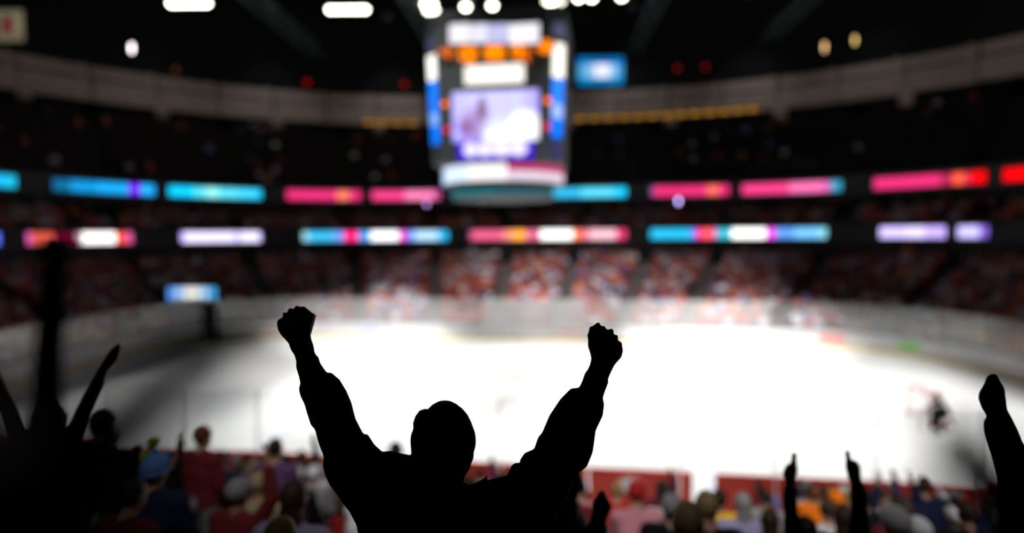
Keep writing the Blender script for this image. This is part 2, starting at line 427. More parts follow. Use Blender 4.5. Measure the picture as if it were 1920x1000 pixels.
ribbon(rib_up, *UZ, [(530,632,PK,1),(632,654,(235,120,95),1),(654,684,PK,1)], 'pink upper ribbon segment with an orange spot, left of scoreboard', U)
ribbon(rib_up, *UZ, [(690,760,PK2,1),(760,815,(235,120,170),1),(815,834,(190,70,140),.8)], 'pink upper ribbon segment touching the scoreboard, left side', U)
ribbon(rib_up, *UZ, [(860,930,(40,150,165),.6),(930,1000,(90,150,165),.6),(1000,1030,(60,130,150),.6),(1030,1090,(50,170,215),1),(1090,1150,(85,200,230),1),(1150,1182,(30,190,235),1)], 'cyan upper ribbon segment passing behind the scoreboard base', U)
ribbon(rib_up, *UZ, [(1212,1226,(110,90,150),.8),(1226,1326,PK,1),(1326,1347,(235,105,90),1),(1347,1374,PK,1)], 'pink upper ribbon segment with an orange ring, right of scoreboard', U)
ribbon(rib_up, *UZ, [(1384,1480,PK2,1),(1480,1545,(230,105,165),1),(1545,1558,(190,90,160),1),(1558,1586,(60,160,195),.8)], 'pink upper ribbon segment ending in cyan, right', U)
ribbon(rib_up, *UZ, [(1630,1640,(60,60,90),.6),(1640,1765,PK,1),(1765,1788,(160,35,75),1),(1788,1810,(240,85,60),1),(1810,1822,(180,40,70),1),(1822,1858,RD,1)], 'pink upper ribbon segment with orange spot and red end, right', U)
ribbon(rib_up, *UZ, [(1876,1960,RD,1)], 'red upper ribbon segment cut by the right picture edge', U)
ribbon(rib_lo, *LZ, [(-60,4,(90,110,240),1)], 'blue lower ribbon end at the left picture edge', L)
ribbon(rib_lo, *LZ, [(40,56,(195,80,160),1),(56,98,(190,75,60),1),(98,140,(85,5,35),1),(140,152,(150,120,130),1),(152,215,(255,252,252),1.2),(215,235,(225,70,60),1),(235,254,(205,85,150),1)], 'magenta lower ribbon segment with a white patch, far left', L)
ribbon(rib_lo, *LZ, [(331,345,(190,170,250),1),(345,440,(228,220,255),1),(440,450,(190,180,240),1),(450,486,(232,226,255),1),(486,496,(170,140,240),1)], 'lavender white lower ribbon segment, left', L)
ribbon(rib_lo, *LZ, [(560,578,(150,205,215),1),(578,625,(60,175,220),1),(625,645,(110,150,235),1),(645,672,(250,35,120),1),(672,695,(80,150,225),1),(695,748,(250,250,255),1.25),(748,762,(235,45,180),1),(762,778,(110,140,235),1),(778,822,(175,215,245),1),(822,848,(50,175,225),1)], 'cyan lower ribbon segment with white patch, left of centre', L)
ribbon(rib_lo, *LZ, [(873,885,(150,70,120),.8),(885,945,(220,90,130),1),(945,962,(235,140,120),1),(962,986,(255,165,60),1.1),(986,1014,(215,100,140),1),(1014,1074,(255,255,252),1.35),(1074,1090,(250,120,70),1),(1090,1105,(225,110,130),1),(1105,1155,(240,185,200),1),(1155,1182,(215,60,110),1)], 'red lower ribbon segment with white patch under the scoreboard', L)
ribbon(rib_lo, *LZ, [(1212,1295,(40,180,225),1),(1295,1306,(110,130,235),1),(1306,1320,(250,40,130),1),(1320,1330,(255,110,40),1.1),(1330,1341,(250,40,150),1),(1341,1372,(70,180,200),1),(1372,1436,(255,255,250),1.35),(1436,1455,(230,70,225),1),(1455,1490,(90,150,230),1),(1490,1535,(110,185,240),1),(1535,1558,(130,200,215),1)], 'cyan lower ribbon segment with white patch, right of centre', L)
ribbon(rib_lo, *LZ, [(1643,1700,(205,190,255),1),(1700,1735,(215,205,255),1),(1735,1782,(190,165,245),1)], 'longer lavender lower ribbon segment, far right', L)
ribbon(rib_lo, *LZ, [(1790,1838,(195,185,250),1),(1838,1862,(130,95,205),.9)], 'short lavender lower ribbon segment, far right', L)

# ------------------------------------------------------------------ scoreboard over the middle of the ice
sb_m = mat('scoreboard_body', (0.055, 0.062, 0.066, 1), 0.6, 0.1, 2.0)
sb = thing('scoreboard', 'big hanging scoreboard cube over the centre of the ice', 'scoreboard', W(-0.38, 0.0, 9.3), ROT)
SBI = Matrix.Translation(W(-0.38, 0.0, 9.3)) @ Matrix.Rotation(ROT, 4, 'Z'); SBINV = SBI.inverted()
FD = -2.93                                             # local y of the front face
def on_face(px, py, y=FD):
    d = FW * FPX + RT * (px - 960) - UP * (py - 500)
    o_, d_ = SBINV @ CAMP, SBINV.to_3x3() @ d
    return o_ + d_ * ((y - o_.y) / d_.y)
def octa(h, ch, z0, z1, top_h=None):
    th = top_h or h
    def ringp(h_): return [(-h_+ch, -h_), (h_-ch, -h_), (h_, -h_+ch), (h_, h_-ch), (h_-ch, h_), (-h_+ch, h_), (-h_, h_-ch), (-h_, -h_+ch)]
    vs = [(x, y, z0) for x, y in ringp(h)] + [(x, y, z1) for x, y in ringp(th)]
    return MB().add(vs, [tuple(range(8))[::-1], tuple(range(8, 16))] + [(i, (i+1) % 8, 8+(i+1) % 8, 8+i) for i in range(8)])
ztop = on_face(930, 42).z; zbot = on_face(930, 300).z
octa(2.93, 0.72, zbot - 0.1, ztop + 0.15, 3.13).build('body', sb_m, sb)
octa(3.18, 0.74, ztop + 0.15, ztop + 0.5).build('top_cap', sb_m, sb)
def face_panel(name, x0, y0, x1, y1, mt, y=FD, thick=0.06, parent=None):
    a, b_ = on_face(x0, y0, y - thick), on_face(x1, y1, y - thick)
    return MB().box(min(a.x, b_.x), max(a.x, b_.x), y - thick, y + 0.25, min(a.z, b_.z), max(a.z, b_.z)).build(name, mt, parent or sb)
FT = FD - 0.2                                         # the face leans out a little towards its top
tp = face_panel('sponsor_panel', 841, 45, 1012, 81, black, FT)
for x0, x1, c in ((842,880,(238,234,240)),(881,915,(222,218,238)),(916,952,(185,185,225)),(953,1011,(240,236,244))):
    face_panel('light_panel', x0, 46, x1, 80, glow(*c, 1.25), FT - 0.06, 0.03, tp)
face_panel('name_panel', 871, 124, 982, 153, glow(255, 248, 240, 1.35), FT)
# video screen: picture stored as colours of a fine grid
def screen(name, x0, y0, x1, y1, fn, nx, ny, y=FD, parent=None, strength=1.0):
    a, b_ = on_face(x0, y0, y - 0.1), on_face(x1, y1, y - 0.1); vs, fs, cols = [], [], []
    for j in range(ny + 1):
        for i in range(nx + 1):
            vs.append((a.x + (b_.x - a.x) * i / nx, y - 0.1, a.z + (b_.z - a.z) * j / ny)); cols.append(fn(i / nx, j / ny))
    for j in range(ny):
        for i in range(nx): k = j*(nx+1)+i; fs.append((k, k+nx+1, k+nx+2, k+1))
    me = MB().add(vs, fs).mesh(name, emat('screen_%s' % name, (1,1,1,1), strength, True))
    at_ = me.color_attributes.new('Col', 'FLOAT_COLOR', 'POINT')
    at_.data.foreach_set('color', [v for c in cols for v in c])
    return obj(name, me, parent or sb)
def mixc(a, b_, t): t = max(0, min(1, t)); return tuple(x + (y_ - x) * t for x, y_ in zip(a, b_))
def blob(u, v, cu, cv, ru, rv): return max(0, 1 - ((u-cu)/ru)**2 - ((v-cv)/rv)**2) ** 0.6
def video(u, v):
    c = mixc(rgb(165,150,240), rgb(205,200,255), blob(u, v, 0.45, 0.35, 0.55, 0.6))
    c = mixc(c, rgb(200,215,255), blob(u, v, 0.75, 0.3, 0.08, 0.9) * 0.5)
    c = mixc(c, rgb(150,110,170), blob(u, v, 0.28, 0.7, 0.22, 0.3) * 0.8)
    c = mixc(c, rgb(120,80,110), blob(u, v, 0.35, 0.45, 0.07, 0.22))
    c = mixc(c, rgb(130,70,120), blob(u, v, 0.16, 0.75, 0.08, 0.15) * 0.8)
    c = mixc(c, rgb(220,230,255), blob(u, v, 0.52, 0.85, 0.2, 0.3))
    c = mixc(c, rgb(255,255,255), min(1, 1.6 * blob(u, v, 0.83, 0.78, 0.22, 0.30)))
    c = mixc(c, rgb(255,255,255), min(1, 1.6 * blob(u, v, 0.60, 0.92, 0.25, 0.15)))
    return c
fr = face_panel('screen_frame', 845, 152, 1012, 264, black, FD, 0.08)
screen('video_screen', 847, 153, 1011, 263, video, 40, 28, FD, fr, 1.3)
def caption(u, v):
    c = rgb(62, 25, 200)
    for cu, ru in ((0.17, 0.10), (0.36, 0.12), (0.58, 0.16), (0.80, 0.13)):
        c = mixc(c, rgb(235, 228, 255), 1.5 * blob(u, v, cu, 0.40, ru, 0.45))
    return c
fr = face_panel('caption_frame', 856, 267, 1003, 299, black, FD, 0.08)
screen('caption_screen', 858, 268, 1001, 298, caption, 40, 10, FD, fr, 1.3)
# orange seven segment numerals
SEG = {'a':(0,1),'b':(1,.5),'c':(1,-.5),'d':(0,-1),'e':(-1,-.5),'f':(-1,.5),'g':(0,0)}
def digit(px, py, hpx, segs, mt, y, parent=None):
    c = on_face(px, py, y - 0.1); h = hpx * 0.0235 / 2; wd = h * 0.6; t = h * 0.26; mb = MB()
    for s in segs:
        u, v = SEG[s]
        if s in 'adg': mb.box(c.x - wd, c.x + wd, y-0.1, y-0.04, c.z + v*h - t, c.z + v*h + t)
        else: mb.box(c.x + u*wd - t, c.x + u*wd + t, y-0.1, y-0.04, c.z + v*h - h*0.42, c.z + v*h + h*0.42)
    return mb.build('numeral', mt, parent or sb)
org = glow(255, 135, 0, 1.9); org2 = glow(235, 110, 10, 1.5)
for px, py, h, segs, mt in ((829,98,14,'bcfg',org2),(843,98,14,'abged',org2),(870,100,20,'abcdef',org),(886,102,20,'abged',org),(918,98,20,'abcdefg',org),(936,98,20,'abcdefg',org),(968,96,18,'abcdef',org),(982,97,18,'abcdfg',org2),(1008,92,14,'bcfg',org2),(1024,87,18,'abcdefg',org),(1034,86,16,'bc',org2),(880,113,10,'abged',org2),(986,110,12,'bcfg',org2)):
    digit(px, py, h, segs, mt, FT)
def lamp_disc(px, py, rpx, mt, y, name='indicator_lamp'):
    c = on_face(px, py, y - 0.05); MB().bar((c.x, y + 0.2, c.z), (c.x, y - 0.06, c.z), rpx * 0.0235, 14).build(name, mt, sb)
for px, py, r_, c, s in ((834,195,5,(255,120,10),2.2),(1027,188,5,(255,120,10),2.2),(837,243,5,(225,45,60),1.8),(1025,236,5,(225,45,60),1.8),(856,253,4,(150,160,230),3)): lamp_disc(px, py, r_, glow(*c, s), FD - 0.05)
# banners of light on the bevelled corners
def corner_strip(sx, rows_):
    """panels on the bevelled corner, rows_ = (y0, y1, colour, strength)"""
    nrm = Vector((sx, -1, 0)).normalized(); tng = Vector((1, sx, 0)).normalized() * 0.30
    for y0, y1, c, s, nm in rows_:
        z0 = on_face(930, y1, FD).z; z1 = on_face(930, y0, FD).z
        pts = []
        for z in (z0, z1):
            h = 2.93 + 0.2 * (z - (zbot - 0.1)) / (ztop + 0.25 - zbot); sh_ = 0.05 if sx < 0 else 0.14; cpt = Vector((sx * (h - 0.36 + sh_), -(h - 0.36 - sh_), z))
            pts += [cpt + tng + nrm*0.06, cpt - tng + nrm*0.06, cpt - tng - nrm*0.02, cpt + tng - nrm*0.02]
        MB().add(pts, ((0,1,2,3),(7,6,5,4),(0,4,5,1),(1,5,6,2),(2,6,7,3),(3,7,4,0))).build(nm, glow(*c, s * 1.5), sb)
corner_strip(-1, ((62,88,(70,70,100),.7,'corner_emblem'),(95,142,(255,250,240),1.15,'corner_panel'),(144,205,(20,120,250),1,'corner_panel'),(206,228,(120,165,245),1,'corner_panel'),(229,265,(10,110,235),1,'corner_panel')))
corner_strip(1, ((46,72,(85,85,115),.7,'corner_emblem'),(84,146,(255,250,235),1.15,'corner_panel'),(148,196,(45,125,250),1,'corner_panel'),(197,222,(150,175,245),1,'corner_panel'),(223,258,(10,110,240),1,'corner_panel'),(262,300,(70,70,120),.5,'corner_panel')))
# rounded skirt with curved light band below the cube
def skirt_band(name, r, z0, z1, runs, y0=0.0):
    """part of a cylinder towards the camera; runs by angle in degrees"""
    for a0, a1, c, s, za, zb in runs:
        vs, fs = [], []; n_ = 6
        for i in range(n_ + 1):
            t = math.radians(a0 + (a1 - a0) * i / n_)
            for rr_ in (r, r - 0.08):
                for z in (za, zb): vs.append((rr_*math.sin(t), -rr_*math.cos(t) + y0, z))
        for i in range(n_):
            o_ = 4*i
            fs += [(o_, o_+4, o_+5, o_+1), (o_+2, o_+3, o_+7, o_+6), (o_+1, o_+5, o_+7, o_+3), (o_, o_+2, o_+6, o_+4)]
        fs += [(0,1,3,2), (4*n_, 4*n_+2, 4*n_+3, 4*n_+1)]
        MB().add(vs, fs).build(name, glow(*c, s), sb)
zs1 = on_face(930, 306, FD).z; zs0 = on_face(930, 338, FD).z
MB().bar((0, 0, zs0 - 0.05), (0, 0, zbot - 0.05), 2.85, 40).build('skirt_drum', sb_m, sb)
runs = []
for a in range(-84, 84, 12):
    if a < -60: c = (170, 200, 255)
    elif a < -30: c = (225, 240, 255)
    else: c = (255, 250, 252)
    if a >= 12: runs.append((a, a+12, (205, 70, 125), .95, zs0 + (zs1-zs0)*0.55, zs1)); runs.append((a, a+12, (245, 225, 240), 1.0, zs0, zs0 + (zs1-zs0)*0.55))
    else: runs.append((a, a+12, c, 1.15, zs0, zs1))
skirt_band('light_panel', 2.95, 0, 0, runs)
zt1 = on_face(930, 350, FD).z; zt0 = on_face(930, 366, FD).z
MB().bar((0, 0, zt0 - 0.05), (0, 0, zs0), 2.45, 36).build('lower_drum', sb_m, sb)
skirt_band('light_panel', 2.55, 0, 0, [(a, a+15, (60, 140, 150) if a < 0 else (75, 125, 140), .6, zt0, zt1) for a in range(-75, 75, 15)])
for x, y in ((-2, -2), (2, -2), (2, 2), (-2, 2)): MB().bar((x, y, ztop + 0.4), (x*0.8, y*0.8, 29.5 - 9.3), 0.04, 6).build('cable', black, sb)

# ------------------------------------------------------------------ hanging screen, banner and lamps in the roof
def lit_box(name, px, py, wpx, hpx, Y, cells, label, cat):
    c = at(px, py, Y); k = Y / FPX; o = thing(name, label, cat, c)
    MB().box(-wpx*k/2 - .1, wpx*k/2 + .1, 0.02, 0.3, -hpx*k/2 - .1, hpx*k/2 + .1).build('housing', black, o)
    for x0, x1, z0, z1, cc, s in cells:
        MB().box(-wpx*k/2 + x0*wpx*k, -wpx*k/2 + x1*wpx*k, -0.03, 0.02, -hpx*k/2 + z0*hpx*k, -hpx*k/2 + z1*hpx*k).build('light_panel', glow(*cc, s), o)
    return o
hs = lit_box('hanging_screen', 1126, 133, 84, 50, 66, [(0,1,.75,1,(15,120,200),.9),(0,1,0,.25,(0,135,205),.9),(0,.22,.25,.75,(90,180,235),.9),(.22,.38,.25,.75,(160,205,245),1),(.38,.70,.25,.75,(240,240,255),1.1),(.70,.85,.25,.75,(150,205,245),1),(.85,1,.25,.75,(70,170,235),.9)], 'blue hanging screen with a white middle, right of the scoreboard', 'screen')
for sx in (-1.8, 1.8): MB().bar((sx, 0.15, 1.5), (sx, 0.15, 11), 0.04, 6).build('hanger', black, hs)
bn = lit_box('hanging_banner', 18, 48, 50, 56, 52, [(0,1,.8,1,(150,145,115),.45),(0,1,0,.25,(150,140,110),.45),(0,.3,.25,.8,(150,130,110),.4),(.3,.62,.25,.8,(130,25,30),.5),(.62,1,.25,.8,(160,150,120),.5)], 'cream and red banner hanging at the top left corner', 'banner')
for sx in (-0.9, 0.9): MB().bar((sx, 0.15, 1.2), (sx, 0.15, 8), 0.04, 6).build('hanger', black, bn)

def flood_bar(px, py, Y, n_, label, wpx, em=14.0):
    c = at(px, py, Y); k = Y / FPX; wd = wpx * k; o = thing('floodlight_bar', label, 'floodlight', c, 0, 'bright floodlights under the roof')
    MB().box(-wd/2 - .15, wd/2 + .15, 0.0, 0.6, 0.30, 0.55).build('housing', black, o)
    for i in range(n_):
        x = -wd/2 + wd * (i + .5) / n_
        hd = MB().bar((x, 0.25, 0.35), (x, 0.15, -0.1), 0.18, 12, 0.36).build('lamp_head', alu, o)
        MB().bar((x, 0.15, -0.1), (x, 0.14, -0.16), 0.34, 12).build('lens', glow(255, 248, 225, em), hd)
        MB().ellipsoid((x, 0.10, -0.18), 0.30, 0.30, 0.22, None, 12, 8).build('bulb', glow(255, 250, 232, em), hd)
    MB().bar((0, 0.3, 0.5), (0, 0.3, 5.5), 0.05, 6).build('hanger', black, o)
    return o
flood_bar(353, 2, 56, 6, 'long white floodlight bar under the roof, leftmost', 74)
flood_bar(651, 14, 58, 6, 'long white floodlight bar under the roof, left of scoreboard', 74)
flood_bar(804, 4, 58, 2, 'double floodlight above the left edge of the scoreboard', 22)
flood_bar(808, 16, 60, 2, 'lower double floodlight above the left edge of the scoreboard', 22, 10)
flood_bar(873, 9, 58, 1, 'single round floodlight above the scoreboard, left one', 10)
flood_bar(923, 7, 58, 1, 'single round floodlight above the middle of the scoreboard', 8)
flood_bar(1032, -2, 57, 2, 'double floodlight above the right edge of the scoreboard', 18)
flood_bar(1052, -1, 60, 1, 'faint floodlight beside the double one above the scoreboard', 8, 4)
flood_bar(1085, -8, 57, 1, 'floodlight at the top edge right of the scoreboard', 8)
flood_bar(1110, -8, 58, 1, 'floodlight at the top edge above the blue screen', 8)
flood_bar(1166, -10, 58, 1, 'rightmost floodlight at the top edge', 8)
def small_lamp(px, py, Y, rx, rz, col, s, label, name='spot_lamp'):
    c = at(px, py, Y); k = Y / FPX; o = thing(name, label, 'lamp', c)
    MB().ellipsoid((0, 0, 0), rx*k, rx*k*.6, rz*k).build('bulb', glow(*col, s), o, True)
    MB().bar((0, 0.02, rz*k*.8), (0, 0.02, rz*k + .25), 0.09, 10, 0.05).build('socket', black, o)
    MB().bar((0, 0.02, rz*k + .2), (0, 0.02, rz*k + 2.0), 0.025, 6).build('stem', black, o)
small_lamp(247, 90, 60, 3, 9, (255, 235, 240), 6.0, 'bright pinkish white lamp over the left upper stand')
small_lamp(1546, 88, 58, 2.5, 9, (200, 160, 110), 4.5, 'left one of the two amber lamps over the right stand')
small_lamp(1603, 75, 57, 2.5, 8, (190, 160, 100), 4.5, 'right one of the two amber lamps over the right stand')
small_lamp(330, 131, 62, 4, 5, (120, 60, 40), .6, 'very dim brown lamp over the left stand')
small_lamp(576, 155, 70, 4, 4, (210, 10, 20), .7, 'dim red roof lamp between the two long floodlight bars')
small_lamp(758, 158, 72, 4, 4, (200, 10, 20), .7, 'dim red roof lamp left of the scoreboard')
small_lamp(1270, 128, 70, 4, 4, (170, 15, 20), .7, 'left one of the two dim red lamps beyond the blue screen')
small_lamp(1323, 125, 70, 4, 4, (160, 15, 20), .7, 'right one of the two dim red lamps beyond the blue screen')
small_lamp(1272, 377, 59, 2.5, 6, (190, 175, 255), 6, 'small lavender lamp just under the right pink ribbon')
small_lamp(800, 382, 59, 2.5, 4, (190, 140, 220), 4, 'small violet lamp under the pink ribbon beside the scoreboard')
# row of amber lamps along the lower edge of the beige band
amb = glow(215, 150, 40, 0.8)
for j, px in enumerate(list(range(692, 800, 27)) + list(range(1088, 1435, 27))):
    tt = band.t_of(px); p, nn = band.at(tt)
    o = thing('amber_lamp', 'small amber lamp in the row along the beige band', 'lamp', p + nn*0.75 + Vector((0, 0, 21.35)), 0, 'amber lamps along the beige band')
    MB().box(-.45, .45, -.12, .12, -.22, .12).build('lens', amb, o); MB().box(-.5, .5, -.14, .5, .12, .3).build('cover', black, o)

# roof trusses running away from the camera
def truss(x0, y0, x1, y1, z, label):
    a, b_ = Vector((x0, y0, z)), Vector((x1, y1, z)); o = thing('roof_truss', label, 'truss', a)
    d = b_ - a; L_ = d.length; d.normalize(); sd = Vector((-d.y, d.x, 0)) * 0.7
    ch = [sd, -sd, Vector((0, 0, 1.5))]
    for c in ch: MB().bar(c, c + d*L_, 0.14, 8).build('chord', steel, o)
    n_ = int(L_ / 3)
    for i in range(n_):
        p, q = d*(L_*i/n_), d*(L_*(i+1)/n_)
        for u, v in ((0, 2), (1, 2), (0, 1)):
            a_, b2 = (ch[u] + p, ch[v] + q) if i % 2 else (ch[v] + p, ch[u] + q)
            MB().bar(a_, b2, 0.07, 6).build('brace', steel, o)
truss(-24.4, 18, -23.4, 76, 29.2, 'dim steel roof truss over the left half of the rink')
truss(-11.6, 18, -8.6, 76, 29.4, 'steel roof truss ending behind the scoreboard')
truss(11.5, 18, 14.8, 76, 29.2, 'dim steel roof truss right of the blue screen')
truss(24.8, 18, 29.5, 76, 29.2, 'barely visible steel roof truss over the right stand')

# rink floodlights above the ice, and added lamps (over the top edge of the picture)
def aim(p, q): return (Vector(q) - Vector(p)).to_track_quat('-Z', 'Y')
def spot(name, p, q, power, deg, blend, col=(1, 0.985, 0.96), r=0.5):
    l = bpy.data.lights.new(name, 'SPOT'); l.energy = power; l.spot_size = math.radians(deg); l.spot_blend = blend; l.color = col; l.shadow_soft_size = r
    o = obj(name, l); o.location = p; o.rotation_euler = aim(p, q).to_euler(); return o
NRL = 0
def rink_light(p, q, power, deg, blend, label, em=4.0):  # builds the rink floodlights and the added lamps alike
    global NRL; NRL += 1
    o = thing('rink_or_added_lamp', label, 'floodlight', p, 0, 'rink floodlights above the ice')
    q_ = aim(p, q)
    MB().bar(q_ @ Vector((0, 0, .7)), q_ @ Vector((0, 0, .1)), .25, 14, .6).build('housing', alu, o)
    MB().bar(q_ @ Vector((0, 0, .12)), q_ @ Vector((0, 0, .06)), .55, 14).build('lens', glow(255, 250, 235, em), o)
    MB().bar((0, 0, .6), (0, 0, 4.5), .05, 6).build('hanger', black, o)
    l = spot('flood_lamp', q_ @ Vector((0, 0, -0.05)), (0, 0, 0), power, deg, blend); l.rotation_euler = q_.to_euler(); l.parent = o
ROWN = ['near', 'middle', 'far']
for j, (ly, ty) in enumerate(((-9, -5.0), (0, 0.5), (9, 7.0))):
    for i, lx in enumerate((-15, -5, 5, 15)):
        rink_light(W(lx*1.05, ly, 30.5), W(lx*0.85 + 1.5, ty, 0), RINK_W * (0.55 if i == 0 else 1.0), 40, 0.55, '%s-row rink floodlight, %s from the left' % (ROWN[j], ordinal(i+1)))
for i, (lx, tx) in enumerate(((-9, -13), (0, 0), (9, 13))):
    rink_light(W(lx, -7, 31.5), W(tx, 13.2, 0.3), BOWL_W * (0.9, 1.0, 1.2)[i], 26, 1.0, 'unseen added lamp aimed at the far boards, %s from the left' % ordinal(i+1))  # lamps added to brighten the far boards and glass
for i, (lx, tx) in enumerate(((-9, -8), (0, 0.5), (9, 9))):
    rink_light(W(lx, -5, 32.0), W(tx, 21.5, 3.2), STAND_W * (0.4, 1.0, 0.6)[i], 32, 1.0, 'unseen added lamp aimed at the far crowd, %s from the left' % ordinal(i+1))  # separate lamps added to lift the far crowd
for i, (lx, tx) in enumerate(((-7, -6), (4, 3), (12, 9))):
    rink_light(W(lx, -36, 27.0), W(tx, -18.0, 2.5), NEAR_W * (.42, 1.2, 1.2)[i], 26, 0.8, 'unseen added lamp over the near stand, %s from the left' % ordinal(i+1))  # lamps added behind the camera for near crowd and board backs
# small lamps added under the roof to lighten the beige band
for i in range(9):
    tt = band.t_of(60 + i * 225); p, nn = band.at(tt)
    rink_light(p + nn*4.0 + Vector((0, 0, 32.5)), p + Vector((0, 0, 23.2)), WASH_W * (.06, .22, .55, .9, 1, 1, .7, .40, .12)[i], 70, 1.0, 'small added lamp over the beige band, %s from the left' % ordinal(i+1), 0.02)

# ------------------------------------------------------------------ people: bodies are one continuous remeshed surface
class Body:
    """list of tapered capsules and ellipsoids, merged into one surface; every piece carries a material tag"""
    TAGS = ('skin', 'top', 'trousers', 'shoes', 'hair')
    def __init__(s): s.mb = MB(); s.prims = []; s.extra = None
    def cone(s, a, b, ra, rb, tg):
        a, b = Vector(a), Vector(b); s.mb.capsule(a, b, ra, rb); s.prims.append((0, np.array(a), np.array(b), ra, rb, s.TAGS.index(tg)))
    def ell(s, c, rx, ry, rz, tg, M=None):
        s.mb.ellipsoid(c, rx, ry, rz, M); s.prims.append((1, np.array(c), None if M is None else np.array(M.to_3x3().transposed()), np.array((rx, ry, rz)), 0, s.TAGS.index(tg)))
    def mesh(s, name, voxel, mats, smooth_it=4):
        me = s.mb.mesh(name + '_raw'); o = obj('temp', me)
        r = o.modifiers.new('r', 'REMESH'); r.mode = 'VOXEL'; r.voxel_size = voxel
        if smooth_it:
            k = o.modifiers.new('s', 'SMOOTH'); k.factor = 0.5; k.iterations = smooth_it
        dg = bpy.context.evaluated_depsgraph_get(); out = bpy.data.meshes.new_from_object(o.evaluated_get(dg))
        bpy.data.objects.remove(o); bpy.data.meshes.remove(me); out.name = name
        out.materials.clear()
        for m_ in mats: out.materials.append(m_)
        n_ = len(out.polygons); C = np.empty(n_ * 3); out.polygons.foreach_get('center', C); C = C.reshape(-1, 3)
        best = np.full(n_, 1e9); idx = np.zeros(n_, int)
        for p in s.prims:
            if p[0] == 0:
                d = p[2] - p[1]; L2 = max(d @ d, 1e-12); t = np.clip((C - p[1]) @ d / L2, 0, 1)
                dist = np.linalg.norm(C - p[1] - t[:, None] * d, axis=1) - (p[3] + (p[4] - p[3]) * t)
            else:
                q = C - p[1]
                if p[2] is not None: q = q @ p[2].T
                e = p[3]; k_ = np.linalg.norm(q / e, axis=1); dist = (k_ - 1) * e.min()
            m_ = dist < best; best[m_] = dist[m_]; idx[m_] = p[5]
        if s.extra is not None: idx = s.extra(C, idx, best)
        out.polygons.foreach_set('material_index', idx.astype(np.int32)); out.polygons.foreach_set('use_smooth', [True] * n_); out.update()
        return out
def unit(v): v = Vector(v); v.normalize(); return v
def hand(B, Wp, d, back, thumb, pose, s=1.0, tg='skin'):
    """Wp wrist, d direction of the hand, back = normal of the back of the hand, thumb = side of the thumb"""
    Wp, d, back, th = Vector(Wp), unit(d), unit(back), unit(thumb)
    for k_ in (-.026, -.009, .009, .026): B.cone(Wp + th*k_*.7*s + d*.01*s, Wp + th*k_*s + d*.082*s, .0155*s, .0150*s, tg)
    ln = ((.044, .026, .020), (.048, .030, .022), (.045, .028, .021), (.036, .021, .018))
    for f in range(4):
        off = (.030, .010, -.010, -.029)[f]; kn = Wp + th*off*s + d*(.088, .092, .088, .080)[f]*s
        l1, l2, l3 = (x*s for x in ln[f]); r = (.0095, .0098, .0093, .0083)[f]*s
        p = 'fist' if pose == 'fist' or (pose == 'point' and f > 0) else 'open'
        if p == 'fist':
            a = kn + d*.010*s - back*l1*.95; b_ = a - d*l2*1.05 - back*.002*s; c = b_ + back*l3*.9 - d*.004*s
        else:
            sp = th * off * (.35 if pose == 'open' else 0)
            a = kn + (d*1.0 + sp*6)*l1; b_ = a + (d - back*.10 + sp*4)*l2; c = b_ + (d - back*.2 + sp*3)*l3
        B.cone(kn, a, r*1.12, r, tg); B.cone(a, b_, r, r*.95, tg); B.cone(b_, c, r*.95, r*.8, tg)
    t0 = Wp + d*.022*s + th*.026*s - back*.006*s
    if pose == 'open': t1 = t0 + (th*.7 + d*.7)*.042*s; t2 = t1 + (th*.45 + d*.9)*.03*s; t3 = t2 + d*.022*s
    else: t1 = t0 + (th*.25 + d*.85 - back*.35)*.040*s; t2 = t1 + (-th*.55 + d*.35 - back*.65)*.032*s; t3 = t2 + (-th*.9 - back*.15)*.024*s
    B.cone(t0, t1, .0145*s, .012*s, tg); B.cone(t1, t2, .012*s, .0105*s, tg); B.cone(t2, t3, .0105*s, .009*s, tg)
def head(B, c, fwd, s=1.0, hair='short', detail=True, tilt=0.0):
    """c centre of the skull"""
    f = unit(fwd); r = f.cross(Vector((0, 0, 1))).normalized(); u = r.cross(f); M = Matrix((r, f, u)).transposed()
    c = Vector(c); g = lambda x, y, z: c + (r*x + f*y + u*z)*s
    B.ell(c, .074*s, .094*s, .108*s, 'skin', M)
    B.ell(g(0, .022, -.055), .056*s, .070*s, .066*s, 'skin', M)                      # jaw
    B.cone(g(0, .078, -.088), g(0, .070, -.098), .022*s, .020*s, 'skin')             # chin
    if detail:
        B.cone(g(0, .092, .012), g(0, .112, -.028), .009*s, .014*s, 'skin')          # nose
        B.cone(g(-.035, .083, .028), g(.035, .083, .028), .013*s, .013*s, 'skin')    # brow
        B.cone(g(-.020, .090, -.055), g(.020, .090, -.055), .009*s, .009*s, 'skin')  # lips
        for q in (-1, 1):
            B.ell(g(q*.031, .082, .010), .013*s, .010*s, .010*s, 'skin', M)          # eyes
            B.ell(g(q*.077, -.004, -.010), .010*s, .020*s, .032*s, 'skin', M)        # ears
    if hair:
        B.ell(g(0, -.012, .022), .081*s, .096*s, .102*s, 'hair', M)
        if hair == 'long':
            B.ell(g(0, -.050, -.075), .075*s, .052*s, .11*s, 'hair', M)
